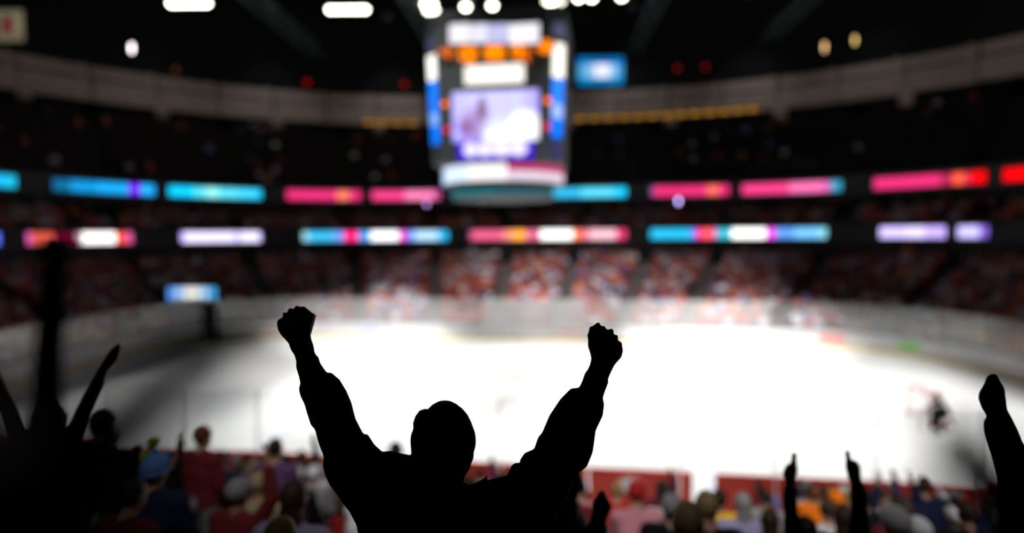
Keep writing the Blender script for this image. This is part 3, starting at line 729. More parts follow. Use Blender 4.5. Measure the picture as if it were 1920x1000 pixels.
def figure(J, s=1.0, hair='short', look=(0, 1, 0), detail=True, bulk=1.0, hands=('fist', 'fist'), hand_back=(0, -1, 0), thumbs=None):
    """J: joint positions in the frame of the figure (metres)"""
    B = Body(); k = s * bulk; V = {n_: Vector(p) for n_, p in J.items()}
    pel, ch, nk, hd = V['pelvis'], V['chest'], V['neck'], V['head']
    right = (V['shoulder_r'] - V['shoulder_l']).normalized()
    for sd in (-1, 1):
        B.cone(pel + right*sd*.075*s, (pel+ch)/2 + right*sd*.070*s, .115*k, .110*k, 'top')
        B.cone((pel+ch)/2 + right*sd*.070*s, ch + right*sd*.085*s, .110*k, .120*k, 'top')
        B.cone(ch + right*sd*.06*s, nk - (nk-ch)*.15 + right*sd*.03*s, .115*k, .065*k, 'top')
    B.cone(V['shoulder_l'], V['shoulder_r'], .078*k, .078*k, 'top')
    B.cone(nk - (hd-nk)*.35, hd, .058*s, .054*s, 'skin')
    head(B, hd, look, s, hair, detail)
    for q, sfx in enumerate(('l', 'r')):
        sh, el, wr = V['shoulder_'+sfx], V['elbow_'+sfx], V['wrist_'+sfx]
        B.cone(ch + (sh-ch)*.6, sh, .085*k, .076*k, 'top'); B.cone(sh, el, .070*k, .054*k, 'top'); B.cone(el, el + (wr-el)*.9, .054*k, .042*k, 'top'); B.cone(el + (wr-el)*.8, wr, .034*s, .029*s, 'skin')
        d = wr - el
        tb = Vector(thumbs[q]) if thumbs else (right if sfx == 'l' else -right)
        tb = tb - d.normalized()*tb.dot(d.normalized()); bk = Vector(hand_back); bk = bk - d.normalized()*bk.dot(d.normalized())
        if tb.length < 1e-3: tb = d.cross(bk)
        tb.normalize(); bk = (bk - tb*bk.dot(tb)); 
        if bk.length < 1e-3: bk = d.cross(tb)
        if hands[q]: hand(B, wr, d, bk, tb, hands[q], s)
        hp, kn, an = V['hip_'+sfx], V['knee_'+sfx], V['ankle_'+sfx]; toe = V['toe_'+sfx]
        B.cone(hp, kn, .098*k, .064*s, 'trousers'); B.cone(kn, an, .064*s, .048*s, 'trousers'); B.cone(pel, hp, .12*k, .10*k, 'trousers')
        B.cone(an + Vector((0, 0, -.035*s)), toe, .045*s, .038*s, 'shoes'); B.cone(an, an + Vector((0, 0, -.04*s)), .046*s, .045*s, 'shoes')
    return B
def standing(s=1.0, **over):
    J = dict(pelvis=(0, 0, .95), chest=(0, .01, 1.28), neck=(0, 0, 1.50), head=(0, .02, 1.665), shoulder_l=(-.185, 0, 1.42), shoulder_r=(.185, 0, 1.42),
             elbow_l=(-.24, .02, 1.13), elbow_r=(.24, .02, 1.13), wrist_l=(-.24, .14, .90), wrist_r=(.24, .14, .90),
             hip_l=(-.095, 0, .90), hip_r=(.095, 0, .90), knee_l=(-.11, .03, .50), knee_r=(.11, .03, .50), ankle_l=(-.12, -.01, .09), ankle_r=(.12, -.01, .09), toe_l=(-.14, .15, .04), toe_r=(.14, .15, .04))
    J = {k_: tuple(x*s for x in v) for k_, v in J.items()}; J.update(over); return J
def seated(s=1.0, lean=0.0, **over):
    J = dict(pelvis=(0, -.02, .53), chest=(0, -.02 + lean*.5, .88), neck=(0, lean, 1.08), head=(0, .03 + lean*1.2, 1.235), shoulder_l=(-.185, lean*.9, 1.01), shoulder_r=(.185, lean*.9, 1.01),
             elbow_l=(-.25, .06 + lean, .74), elbow_r=(.25, .06 + lean, .74), wrist_l=(-.12, .26 + lean, .66), wrist_r=(.12, .26 + lean, .66),
             hip_l=(-.10, 0, .51), hip_r=(.10, 0, .51), knee_l=(-.13, .40, .52), knee_r=(.13, .40, .52), ankle_l=(-.13, .34, .10), ankle_r=(.13, .34, .10), toe_l=(-.14, .49, .04), toe_r=(.14, .49, .04))
    J = {k_: tuple(x*s for x in v) for k_, v in J.items()}; J.update(over); return J

def cloth(name, c): return mat('cloth_' + name, c, 0.9, 0.18, 14.0, 0.1)
SKIN = [mat('skin_light', (0.52, 0.30, 0.21, 1), 0.6, 0.06), mat('skin_tan', (0.38, 0.20, 0.13, 1), 0.6, 0.06), mat('skin_brown', (0.16, 0.08, 0.05, 1), 0.6, 0.06)]
HAIR = {'black': mat('hair_black', (.012, .010, .009, 1), .6), 'brown': mat('hair_brown', (.06, .032, .018, 1), .6), 'blond': mat('hair_blond', (.33, .22, .10, 1), .6), 'grey': mat('hair_grey', (.32, .31, .31, 1), .6), 'auburn': mat('hair_auburn', (.16, .05, .02, 1), .6)}
CLOTH = {'black': cloth('black', (.010, .010, .011, 1)), 'navy': cloth('navy', (.014, .020, .055, 1)), 'red': cloth('red', (.45, .025, .025, 1)), 'maroon': cloth('maroon', (.15, .018, .022, 1)),
         'white': cloth('white', (.72, .70, .72, 1)), 'grey': cloth('grey', (.25, .24, .26, 1)), 'brown': cloth('brown', (.13, .07, .04, 1)), 'lavender': cloth('lavender', (.36, .32, .52, 1)),
         'blue': cloth('blue', (.18, .36, .80, 1)), 'orange': cloth('orange', (.85, .20, .01, 1)), 'lime': cloth('lime', (.34, .55, .02, 1)), 'yellow': cloth('yellow', (.75, .46, .02, 1)), 'tan': cloth('tan', (.36, .27, .17, 1)), 'pink': cloth('pink', (.60, .25, .30, 1)), 'plum': cloth('plum', (.11, .05, .13, 1))}
DENIM = cloth('denim', (.04, .06, .11, 1)); SHOE = cloth('shoe', (.03, .03, .03, 1))
NIGHT = [mat('silhouette_skin', (.030, .020, .016, 1), .7, .05, 6, .1), mat('dark_jacket', (.006, .006, .006, 1), .95, .2, 10, .05), mat('dark_trousers', (.008, .008, .010, 1), .95, .2, 10, .05), mat('dark_shoes', (.006, .006, .006, 1), .8), mat('dark_hair', (.006, .005, .005, 1), .8, .2, 30, .05)]  # skin colour darkened to keep the fans as silhouettes

# ---- the cheering man: outline at its real distance, given full round thickness, then merged with face, fingers and legs
LEFT_ARM = [(655,960),(642,944),(633,930),(618,910),(610,893),(605.4,876),(606.7,861),(606,853),(600.5,840.5),(596,827),(590.6,806),(582.5,797),(575.6,776),(570.5,758),(563,743),(560,729.5),(563,719),(560,705.5),(555,689),(555.5,678),(551.6,665.6),(546.2,658.4),(542.6,650),(541.4,644.6),(527.6,629.6),(522,621),(520,615),(518.8,605)]
LEFT_FIST = [(521.6,599.6),(530.5,595),(529.6,587.6),(533.6,585),(538.5,587.8),(540.2,579.4),(546.2,577),(551.3,581),(553,574),(557.6,573),(563.6,576.2),(569.6,574),(579.2,581.6),(588.2,589.4),(589.8,593.6),(586.4,609),(582.2,627),(584,636.8),(587.6,646.4),(590,660),(592.4,666)]
LEFT_IN = [(596.6,668.6),(600.5,681.5),(612.5,698.6),(621.5,699),(636.5,711.5),(649.4,732.5),(659,755),(666.5,785),(674,800),(681.5,814),(689.6,815),(702.5,834.5),(717,847.5),(733,845.4),(756,851.4),(771.5,854.3)]
HEAD_O = [(769.2,826.4),(770.6,814.7),(775,804.8),(774.2,794),(778.7,780.5),(786.8,769.7),(797.6,766.5),(807,768.8),(809.3,760.7),(812,759),(819.2,756.2),(839,754.4),(855.2,758),(866,765.2),(876.8,777.8),(884,792.2),(891.2,812),(892.6,826.4),(891.8,838),(888.5,848),(888,859.7),(883,871.4),(880.4,880.4),(873.2,891.2),(868.7,903),(882.2,909.7)]
COLLAR = [(905.6,898.4),(911,894),(914.6,890.3),(912.4,901),(920,899.3),(939.8,894)]
RIGHT_IN = [(950.5,892),(959.5,872.5),(967,868),(975.4,868.6),(974.8,863),(983.5,850),(1001.5,842),(1009,820),(1016.5,811.6),(1030,779.5),(1051,748),(1070.5,728.5),(1085.5,727),(1091.5,715),(1096.5,700)]
RIGHT_FIST = [(1102.5,692.3),(1105.8,684.6),(1108.4,673.6),(1106.4,662.6),(1102.3,650.5),(1102.5,637.3),(1103.3,622),(1105.8,612.8),(1111.4,611.4),(1117.4,606.5),(1121.8,603.7),(1125,606),(1126.5,612),(1132.8,610.6),(1138.6,619),(1146,616),(1151,619),(1150.6,627.5),(1158.6,628.5),(1159.2,639.5),(1165.8,641.7),(1168,655),(1168.5,658.7),(1164.7,671.4),(1152.6,684.6),(1145,700)]
RIGHT_OUT = [(1140.4,711.4),(1141,717.4),(1135,733),(1130.5,746.5),(1133,758.5),(1130.5,779.5),(1117,808),(1114,832),(1111,850),(1100.5,875.5),(1085.5,887.5),(1075,904),(1064.5,931),(1043.5,967)]
BASE_O = [(1030,1000),(1018,1060),(1010,1150),(995,1260),(840,1290),(700,1260),(690,1150),(684,1060),(668,985)]
OUT = [Vector(p) for p in LEFT_ARM + LEFT_FIST + LEFT_IN + HEAD_O + COLLAR + RIGHT_IN + RIGHT_FIST + RIGHT_OUT + BASE_O]
def densify(poly, step):
    out = []
    for a, b_ in zip(poly, poly[1:] + poly[:1]):
        n_ = max(1, int(round((b_ - a).length / step)))
        out += [a.lerp(b_, i / n_) for i in range(n_)]
    return out
def smooth_closed(pts, it, keep=0.5):
    A = np.array([(p.x, p.y) for p in pts])
    for _ in range(it): A = A * keep + (np.roll(A, 1, 0) + np.roll(A, -1, 0)) * (1 - keep) / 2
    return A
def inflate(OUT, grid, depth, cap):
    """closed solid whose rim is the outline; the thickness follows the local half width"""
    bd = smooth_closed(densify([Vector(p) for p in OUT], 2.0), 1)
    nb = len(bd)
    tg_ = np.roll(bd, -1, 0) - np.roll(bd, 1, 0); tg_ /= np.linalg.norm(tg_, axis=1)[:, None]
    area = 0.5 * np.sum(bd[:, 0]*np.roll(bd[:, 1], -1) - np.roll(bd[:, 0], -1)*bd[:, 1])
    nin = np.c_[-tg_[:, 1], tg_[:, 0]] * (1 if area > 0 else -1)
    x0, y0 = bd.min(0); x1, y1 = bd.max(0)
    gx, gy = np.meshgrid(np.arange(x0, x1, grid), np.arange(y0, y1, grid)); gx[1::2] += grid/2
    G = np.c_[gx.ravel(), gy.ravel()]; ringp = [bd + nin*o for o in (0.7, 2.0, 4.0)]
    def inside(P):
        c = np.zeros(len(P), bool); X, Y_ = bd[:, 0], bd[:, 1]; X2, Y2 = np.roll(X, -1), np.roll(Y_, -1)
        for i in range(nb):
            cr = (Y_[i] > P[:, 1]) != (Y2[i] > P[:, 1])
            if cr.any(): c[cr] ^= P[cr, 0] < (X2[i]-X[i])*(P[cr, 1]-Y_[i])/(Y2[i]-Y_[i]) + X[i]
        return c
    def dist(P):
        out = np.empty(len(P))
        for i in range(0, len(P), 2000): out[i:i+2000] = np.sqrt(((P[i:i+2000, None, :] - bd[None])**2).sum(2)).min(1)
        return out
    Gk = G[inside(G)]; dG = dist(Gk); core = Gk[dG > 5.5]; pts = [core]
    for rp, o in zip(ringp, (0.7, 2.0, 4.0)):
        k_ = inside(rp) & (dist(rp) > o*0.85); pts.append(rp[k_][::(1 if o < 3 else 2)])
    inn = np.vstack(pts)
    # local radius: largest inscribed disc that covers the point
    src = Gk[dG > 3]; dS = dG[dG > 3]; allp = np.vstack([bd, inn]); dA = np.r_[np.zeros(nb), dist(inn)]; R = dA.copy()
    for i in range(0, len(allp), 1500):
        D = np.sqrt(((allp[i:i+1500, None, :] - src[None])**2).sum(2))
        R[i:i+1500] = np.maximum(R[i:i+1500], np.where(D <= dS[None], dS[None], 0).max(1))
    vt, et, ft, ov_, *_ = delaunay_2d_cdt([Vector(p) for p in allp], [(i, (i+1) % nb) for i in range(nb)], [], 1, 1e-4)
    P = np.array([(v.x, v.y) for v in vt])
    order = [o_[0] if o_ else int(np.argmin(((allp - p)**2).sum(1))) for o_, p in zip(ov_, P)]
    d_, R_ = dA[order], R[order]
    E_ = np.array(sorted({tuple(sorted((f_[a], f_[(a+1) % len(f_)]))) for f_ in ft for a in range(len(f_))})); deg = np.zeros(len(P))
    np.add.at(deg, E_[:, 0], 1); np.add.at(deg, E_[:, 1], 1)
    for _ in range(40):
        ac = np.bincount(E_[:, 0], R_[E_[:, 1]], len(P)) + np.bincount(E_[:, 1], R_[E_[:, 0]], len(P))
        R_ = 0.5*R_ + 0.5*ac/np.maximum(deg, 1)
    R_ = np.maximum(R_, d_); rim = d_ < 1e-6
    k = depth(*bd.mean(0)) / FPX
    Rm = R_ * k; Rc = np.where(Rm > cap, cap + (Rm - cap)*0.42, Rm)
    t = np.clip(d_ / R_, 0, 1); h = Rc * np.sqrt(np.clip(1 - (1 - t)**2, 0, 1)); h[rim] = 0
    vs, fi, bi = [], [], []
    for i, p in enumerate(P):
        Y = depth(*p); q = at(p[0], p[1], Y); ray = unit(q - CAMP)
        if rim[i]: fi.append(len(vs)); bi.append(len(vs)); vs.append(q)
        else:
            fi.append(len(vs)); vs.append(q - ray*h[i]); bi.append(len(vs)); vs.append(q + ray*h[i])
    fs = []
    for f_ in ft:
        fs.append(tuple(fi[i] for i in f_)); fs.append(tuple(bi[i] for i in f_)[::-1])
    return vs, fs
MY = 1.84
def man_depth(px, py):
    up_ = max(0.0, min(1.0, (860 - py) / 280)); side = min(1.0, max(0.0, (abs(px - 832) - 60) / 120))
    return MY + 0.10 * up_ * side
vs, fs = inflate(OUT, 5.0, man_depth, 0.075)
B = Body(); B.mb.add(vs, fs)
mfloor = 5.2
hc = at(832, 822, MY) + Vector((0, 0.02, 0))
head(B, hc + Vector((0, .012, -.008)), (0.06, 1, -0.08), 0.93, 'short')
B.cone(hc + Vector((0, 0, -.08)), hc + Vector((0, -.02, -.24)), .056, .062, 'skin')
tc_ = at(842, 960, MY)
for sd in (-1, 1):
    B.cone(tc_ + Vector((sd*.11, 0, -.10)), Vector((tc_.x + sd*.10, MY, 6.32)), .125, .125, 'top')
    B.cone(Vector((tc_.x + sd*.10, MY, 6.32)), Vector((tc_.x + sd*.09, MY, 6.10)), .125, .13, 'top')
    x = tc_.x + sd*.10
    B.cone((x, MY, 6.12), (x + sd*.03, MY + .03, 5.70), .105, .072, 'trousers'); B.cone((x + sd*.03, MY + .03, 5.70), (x + sd*.04, MY - .01, mfloor + .10), .072, .055, 'trousers')
    B.cone((x + sd*.04, MY - .02, mfloor + .05), (x + sd*.07, MY + .17, mfloor + .045), .048, .042, 'shoes')
# fingers and thumbs closed on the far side of the fists
def fist_fingers(knuckles, inner, tip_dir):
    for (kx, ky), r in zip(knuckles, (.0135, .0135, .013, .012)):
        Y = man_depth(kx, ky); k0 = at(kx, ky, Y); a = k0 + Vector((0, .040, 0)); c = at(inner[0] + (kx - inner[0])*.55, inner[1] + (ky - inner[1])*.45, Y) + Vector((0, .046, 0))
        B.cone(k0, a, r, r*.95, 'skin'); B.cone(a, c, r*.95, r*.85, 'skin'); B.cone(c, c + Vector((0, -.02, 0)), r*.85, r*.8, 'skin')
    t0 = at(inner[0] + tip_dir*14, inner[1] + 14, Y) + Vector((0, .022, 0)); t1 = at(inner[0] + tip_dir*20, inner[1] - 14, Y) + Vector((0, .045, 0)); t2 = at(inner[0] - tip_dir*12, inner[1] - 12, Y) + Vector((0, .066, 0))
    B.cone(t0, t1, .016, .013, 'skin'); B.cone(t1, t2, .013, .011, 'skin')
fist_fingers([(532,607),(541,598),(550,591),(561,588)], (556, 612), 1)
fist_fingers([(1154,651),(1149,640),(1141,631),(1130,626)], (1132, 648), -1)
WL, WR = at(566, 668, MY + .07), at(1122, 700, MY + .08)
def man_tags(C, idx, best):
    x, z, y = C[:, 0], C[:, 2], C[:, 1]
    out = np.full(len(C), 1)
    low = z < 6.15; out[low & (best < 1)] = idx[low]
    out[(z > 6.15)] = 1
    nearest = best < 0.004
    out[(z > WL.z) & (x < WL.x + .12)] = 0; out[(z > WR.z) & (x > WR.x - .12)] = 0
    hx = np.abs(x - hc.x) < .105; hd = hx & (z > hc.z - .135)
    out[hd] = 4; out[hd & (y > MY + .055) & (z < hc.z + .055)] = 0
    return out
B.extra = man_tags
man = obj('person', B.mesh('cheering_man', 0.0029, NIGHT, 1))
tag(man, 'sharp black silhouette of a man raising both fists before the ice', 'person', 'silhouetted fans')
# shift the origin to his feet
def rebase(o, p):
    o.data.transform(Matrix.Translation(-Vector(p))); o.location = p
rebase(man, (tc_.x, MY, mfloor))

# ---- other silhouetted fans around him
def fan(base, J, label, hands=('fist', 'fist'), voxel=0.007, hair='short', s=1.0, look=(0, 1, 0), back=(0, -1, 0), thumbs=None, bulk=1.0, group='silhouetted fans', outline=None, odepth=None):
    """joints given in world space; base = point between the feet"""
    base = Vector(base); L_ = {k_: tuple(Vector(v) - base) for k_, v in J.items()}
    Bd = figure(L_, s, hair, look, True, bulk, hands, back, thumbs)
    for ol in outline or ():
        vs, fs = inflate(ol, 4.0, odepth, .07); Bd.mb.add([v - base for v in vs], fs)
    o = obj('person', Bd.mesh('fan', voxel, NIGHT, 2 if outline else 3)); o.location = base
    return tag(o, label, 'person', group)
def world_pose(base, s, **over):
    J = standing(s); base = Vector(base)
    J = {k_: base + Vector(v) for k_, v in J.items()}
    for k_, v in over.items(): J[k_] = Vector(v)
    return J
def row_floor(p):
    v = Vector((p[0], p[1], 0)).dot(EV); k_ = round((v - 1.8) / ROW_D); return near_z(k_)
# fan with both arms spread in a V at the left
Y = 3.15; hx = at(91, 800, Y); fz = row_floor((hx.x, Y)); s_ = (hx.z - fz) / 1.665
base = Vector((hx.x, Y, fz))
V_OUT = [(5,1060),(5,1000),(8,900),(12,830),(0,775),(-20,725),(-30,690),(-20,668),(-10,672),(0,698),(10,724),(26,771),(36,805),(50,812),(62,802),(67.6,771),(78,751),(91,745),(104,750),(112,768.6),(117,792),(124,806),(132,797),(156,745),(182,698),(208,656.8),(223.6,643.8),(229,651.6),(221,677.6),(202,698),(195,727),(177,766),(161,802),(156,875),(161,948),(161,1000),(158,1060)]
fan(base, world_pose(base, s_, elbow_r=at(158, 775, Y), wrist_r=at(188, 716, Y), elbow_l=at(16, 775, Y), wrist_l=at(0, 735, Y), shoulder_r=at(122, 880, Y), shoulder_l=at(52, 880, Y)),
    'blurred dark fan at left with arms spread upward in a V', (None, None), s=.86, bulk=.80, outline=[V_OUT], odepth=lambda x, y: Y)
# dark pole added to blur by the left edge, held by an unseen neighbour
def baton(name, a, b_, ra, rb, label, cat, grip=True):
    a, b_ = Vector(a), Vector(b_); o = thing(name, label, cat, a)
    d = b_ - a; MB().capsule((0, 0, 0), d, ra, rb, 16, 5).build('shaft', NIGHT[1], o, True)
    if grip: MB().capsule(d*.02, d*.22, ra*1.12, ra*1.1, 16, 4).build('grip', NIGHT[2], o, True)
def holder(base, wrist, side, label, s=.95, d=(0, .2, 1), pole=None):
    """neighbour outside the frame who holds something; the near hand closes round it"""
    base = Vector(base); sh = base + Vector((.185*side*s, .02, 1.42*s)); wr = Vector(wrist); el = (sh + wr)/2 + Vector((.03*side, .02, -.13))
    o = {'shoulder_' + ('r' if side > 0 else 'l'): sh, 'elbow_' + ('r' if side > 0 else 'l'): el, 'wrist_' + ('r' if side > 0 else 'l'): wr}
    fan(base, world_pose(base, s, **o), label, ('fist', 'fist'), s=s, bulk=.95, back=(-side*.2, -1, .2))
pb = at(60, 1060, .68); pt = at(106, 470, .72)
baton('added_pole', pb + (pb - pt)*.25, pt, .0170, .0140, 'blurred dark upright pole added close to the left edge', 'pole')
holder((pb.x - .46, pb.y - .05, near_z(-1)), pb + Vector((-.09, -.02, -.09)), 1, 'neighbour beyond the left edge holding the dark upright pole')
# dark rods added beside the camera, blurring into the grey smears
ra_, rb_ = at(50, 965, .22), at(390, 655, .18)
baton('smear_rod', ra_ + (ra_ - rb_)*.3, rb_, .0200, .0135, 'out-of-focus grey smear, an added dark programme, left', 'rod')
holder((ra_.x - .52, .02, near_z(-2)), ra_ + (ra_ - rb_)*.2 + Vector((-.09, .0, -.04)), 1, 'neighbour beyond the left edge holding the added dark programme')
ra_, rb_ = at(1925, 1000, .30), at(1800, 838, .26)
baton('smear_rod', ra_ + (ra_ - rb_)*.5, rb_, .0190, .0132, 'out-of-focus grey smear, an added dark programme, lower right', 'rod')
holder((ra_.x + .50, .22, near_z(-2)), ra_ + (ra_ - rb_)*.45 + Vector((.09, .0, -.04)), -1, 'neighbour beyond the right edge holding the added dark programme')
# fan with one fist up at the right edge
Y = 2.05; wr = at(1868, 782, Y); fz = row_floor((wr.x + .2, Y)); base = Vector((wr.x + .28, Y, fz)); s_ = .97
E_OUT = [(1860.5,700),(1850,706),(1845,719.5),(1835,736.5),(1834,748.4),(1840,765),(1850,781),(1843.5,796),(1845,813),(1853.7,843.5),(1864,870.7),(1877.5,901),(1884,925),(1886,966),(1890,1060),(1990,1080),(1975,900),(1930,850),(1916.6,828),(1908,806),(1898,786),(1888.4,769),(1886,748),(1883.6,728),(1874,713),(1869,702.5)]
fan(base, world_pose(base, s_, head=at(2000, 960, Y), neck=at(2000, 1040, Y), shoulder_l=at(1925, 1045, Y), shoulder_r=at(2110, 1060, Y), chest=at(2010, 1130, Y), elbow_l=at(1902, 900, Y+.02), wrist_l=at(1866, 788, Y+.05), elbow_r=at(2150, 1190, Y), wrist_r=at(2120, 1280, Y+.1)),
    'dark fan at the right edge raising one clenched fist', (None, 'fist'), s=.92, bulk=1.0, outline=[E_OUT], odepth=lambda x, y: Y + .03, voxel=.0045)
# fan pointing both index fingers up
Y = 3.45; cxp = 1545; hx = at(cxp, 1030, Y); fz = row_floor((hx.x, Y)); base = Vector((hx.x, Y, fz)); s_ = (hx.z - fz)/1.665
F_OUT = [[(1488.9,847),(1483,851),(1483.3,866),(1473.6,872),(1468,883),(1470,895.6),(1471.8,906.4),(1468,920.8),(1466.4,937),(1469,964),(1470,1000),(1470,1080),(1520,1080),(1504,985.6),(1497,964),(1491.6,937),(1489,917),(1488,904.6),(1493.4,893.8),(1496.6,883),(1495,872),(1494,865),(1494.8,851)],
         [(1588,842),(1583,846),(1585,861.4),(1584.3,872),(1585.2,881),(1589.7,892),(1597,899),(1598.7,913.6),(1597,928),(1597,946),(1594,964),(1590.6,991),(1590,1080),(1635,1080),(1631,991),(1627.5,964),(1625.7,937),(1623,913.6),(1615.8,901),(1614,888.4),(1614,874),(1606.8,865),(1596,861),(1594.6,847)]]
J = world_pose(base, s_, elbow_l=at(1484, 1000, Y), wrist_l=at(1481, 912, Y), elbow_r=at(1612, 1000, Y), wrist_r=at(1605, 908, Y), shoulder_l=at(1492, 1085, Y), shoulder_r=at(1604, 1085, Y))
fan(base, J, 'dark fan at right pointing both index fingers straight up', ('point', 'point'), s=.80, bulk=1.0, voxel=0.005, outline=F_OUT, odepth=lambda x, y: Y)
# small raised fist right of the cheering man
Y = 2.75; wr = at(1128, 985, Y); fz = row_floor((wr.x, Y)); base = Vector((wr.x - .16, Y, fz)); s_ = .88
G_OUT = [(1127,918.8),(1120.6,924),(1117.8,932),(1112,937.5),(1110,948.8),(1110,960),(1105.6,975),(1100,986),(1094,1001),(1085,1080),(1140,1080),(1139,1000),(1138.4,988),(1134.7,979.7),(1142,965.6),(1147,950.6),(1143,941),(1137.5,932),(1134.7,922.5)]
fan(base, world_pose(base, s_, shoulder_r=at(1075, 1130, Y), elbow_r=at(1112, 1060, Y), wrist_r=at(1123, 985, Y)),
    'dark fan right of the cheering man, only one small fist showing', ('fist', 'fist'), s=.85, outline=[G_OUT], odepth=lambda x, y: Y)

# ------------------------------------------------------------------ goal and goalkeeper on the ice
gpos = at(1722, 800, 24.0); gpos.z = 0.0
goal = thing('hockey_goal', 'red framed hockey goal with white net on the right ice', 'goal', gpos, ROT)
red_post = redm; net_m = mat('net_white', (.75, .72, .70, 1), .8)
for sy in (-.92, .92): MB().bar((0, sy, 0), (0, sy, 1.22), .035, 10).build('post', red_post, goal, True)
MB().bar((0, -.95, 1.22), (0, .95, 1.22), .035, 10).build('crossbar', red_post, goal, True)
mb = MB(); ps = [(0, -.92), (.8, -.75), (1.05, -.4), (1.05, .4), (.8, .75), (0, .92)]
for a, b_ in zip(ps, ps[1:]): mb.bar((*a, .03), (*b_, .03), .025, 8)
mb.build('base_frame', red_post, goal)
mb = MB(); ps2 = [(0, -.92), (.45, -.80), (.55, -.4), (.55, .4), (.45, .80), (0, .92)]
for a, b_ in zip(ps2, ps2[1:]): mb.bar((*a, 1.2), (*b_, 1.2), .022, 8)
mb.build('top_frame', red_post, goal)
mb = MB()
def lp(poly, t):
    k_ = t * (len(poly) - 1); i = min(int(k_), len(poly) - 2); f_ = k_ - i; return tuple(a + (b_ - a)*f_ for a, b_ in zip(poly[i], poly[i+1]))
for i in range(31):
    a, c = lp(ps, i/30), lp(ps2, i/30); mb.bar((*a, .03), (*c, 1.2), .008, 4)
for j in range(1, 12):
    q = [tuple(x + (y_ - x)*j/12 for x, y_ in zip(lp(ps, i/30), lp(ps2, i/30))) for i in range(31)]
    for a, c in zip(q, q[1:]): mb.bar((*a, .03 + 1.17*j/12), (*c, .03 + 1.17*j/12), .008, 4)
tag(mb.build('net', net_m, goal), kind='stuff')
kb = gpos + EU * 0.15 + EV * -1.35
Bk = figure(standing(.92, pelvis=(0, -.12, .72), chest=(0, .05, 1.0), neck=(0, .12, 1.18), head=(0, .18, 1.33), shoulder_l=(-.2, .08, 1.12), shoulder_r=(.2, .08, 1.12), elbow_l=(-.36, .12, .88), elbow_r=(.36, .12, .88), wrist_l=(-.38, .34, .80), wrist_r=(.38, .34, .74),
            hip_l=(-.12, -.10, .70), hip_r=(.12, -.10, .70), knee_l=(-.20, .16, .42), knee_r=(.20, .16, .42), ankle_l=(-.26, .0, .10), ankle_r=(.26, .0, .10), toe_l=(-.28, .16, .05), toe_r=(.28, .16, .05)), 1.0, 'short', (0, 1, -.1), True, 1.2)
for sd in (-1, 1): Bk.cone((sd*.20, .22, .55), (sd*.27, .12, .12), .11, .11, 'trousers')
keeper = obj('person', Bk.mesh('goalkeeper', .02, [CLOTH['black'], CLOTH['black'], CLOTH['black'], CLOTH['black'], CLOTH['maroon']], 3)); keeper.location = kb; keeper.rotation_euler = (0, 0, ROT + math.radians(75))
tag(keeper, 'dark padded goalkeeper crouching at the near side of the goal', 'person')
stick = MB().bar((.40, .36, .76), (.30, .60, .06), .018, 8).box(.02, .34, .57, .60, .012, .10).build('goal_stick', CLOTH['tan']); stick.location = kb; stick.rotation_euler = keeper.rotation_euler
tag(stick, 'goal stick held by the dark goalkeeper', 'stick')

# ------------------------------------------------------------------ near crowd: every spectator is a person of its own
VAR = {}
def variant(name, J, hands, hair): VAR[name] = figure(J, 1.0, hair, (0, 1, 0), True, 1.08, hands).mesh('spectator_' + name, .017, [SKIN[0], CLOTH['grey'], DENIM, SHOE, HAIR['brown']], 3)
variant('seat', seated(), ('open', 'open'), 'short')
variant('seat_lean', seated(1.0, .10), ('open', 'open'), 'short')
variant('seat_long', seated(1.0, .02), ('open', 'open'), 'long')
variant('seat_wave', seated(1.0, 0, elbow_r=(.30, .05, 1.22), wrist_r=(.24, .08, 1.46)), ('open', 'open'), 'short')
variant('stand', standing(.95), ('open', 'open'), 'short')
variant('stand_long', standing(.93), ('open', 'open'), 'long')
variant('stand_up', standing(.95, elbow_l=(-.30, .03, 1.58), elbow_r=(.30, .03, 1.58), wrist_l=(-.24, .06, 1.82), wrist_r=(.24, .06, 1.82)), ('open', 'open'), 'short')
variant('stand_one', standing(.95, elbow_r=(.25, .03, 1.62), wrist_r=(.20, .05, 1.88)), ('open', 'fist'), 'short')
HEADZ = {'seat': 1.235, 'seat_lean': 1.235, 'seat_long': 1.235, 'seat_wave': 1.235}
def hat_mesh(name, kind):
    mb = MB(); mb.ellipsoid((0, -.008, .030), .094, .112, .098, None, 16, 10)
    if kind == 'cap': mb.ellipsoid((0, .10, .030), .065, .075, .010, None, 12, 6)
    else: mb.ellipsoid((0, -.008, -.012), .098, .115, .030, None, 16, 8); mb.ellipsoid((0, -.01, .135), .028, .028, .028, None, 10, 8)
    return mb.mesh(name, CLOTH['white'], True)
HAT = {'cap': hat_mesh('cap', 'cap'), 'beanie': hat_mesh('beanie', 'beanie')}
taken = []; people = []
def spectator(px, k, var, top, hair, hat=None, dz=0.0, scale=1.0, label=None, rot=None, skin=None, legs=None):
    p, u = near_pos(px, k)
    o = obj('person', VAR[var]); o.location = p; o.scale = (scale,)*3
    o.rotation_euler = (0, 0, ROT + (random.uniform(-.25, .25) if rot is None else rot))
    mats = [skin or random.choices(SKIN, (6, 3, 1))[0], CLOTH[top], CLOTH[legs] if legs else random.choice((DENIM, CLOTH['black'], CLOTH['grey'])), SHOE, HAIR[hair]]
    for i, m_ in enumerate(mats): o.material_slots[i].link = 'OBJECT'; o.material_slots[i].material = m_
    if hat:
        h = obj(hat[0], HAT[hat[0]], o)
        lean = {'seat_lean': .15, 'seat_long': .054}.get(var, .03 if var.startswith('seat') else .02)
        zz = 1.235 if var.startswith('seat') else 1.665*(.93 if var == 'stand_long' else .95)
        h.location = (0, lean if var.startswith('seat') else .02, zz)
        h.material_slots[0].link = 'OBJECT'; h.material_slots[0].material = CLOTH[hat[1]]
    taken.append((k, u, .40)); people.append((k, u, o, top, hair, hat, var, label))
    return o
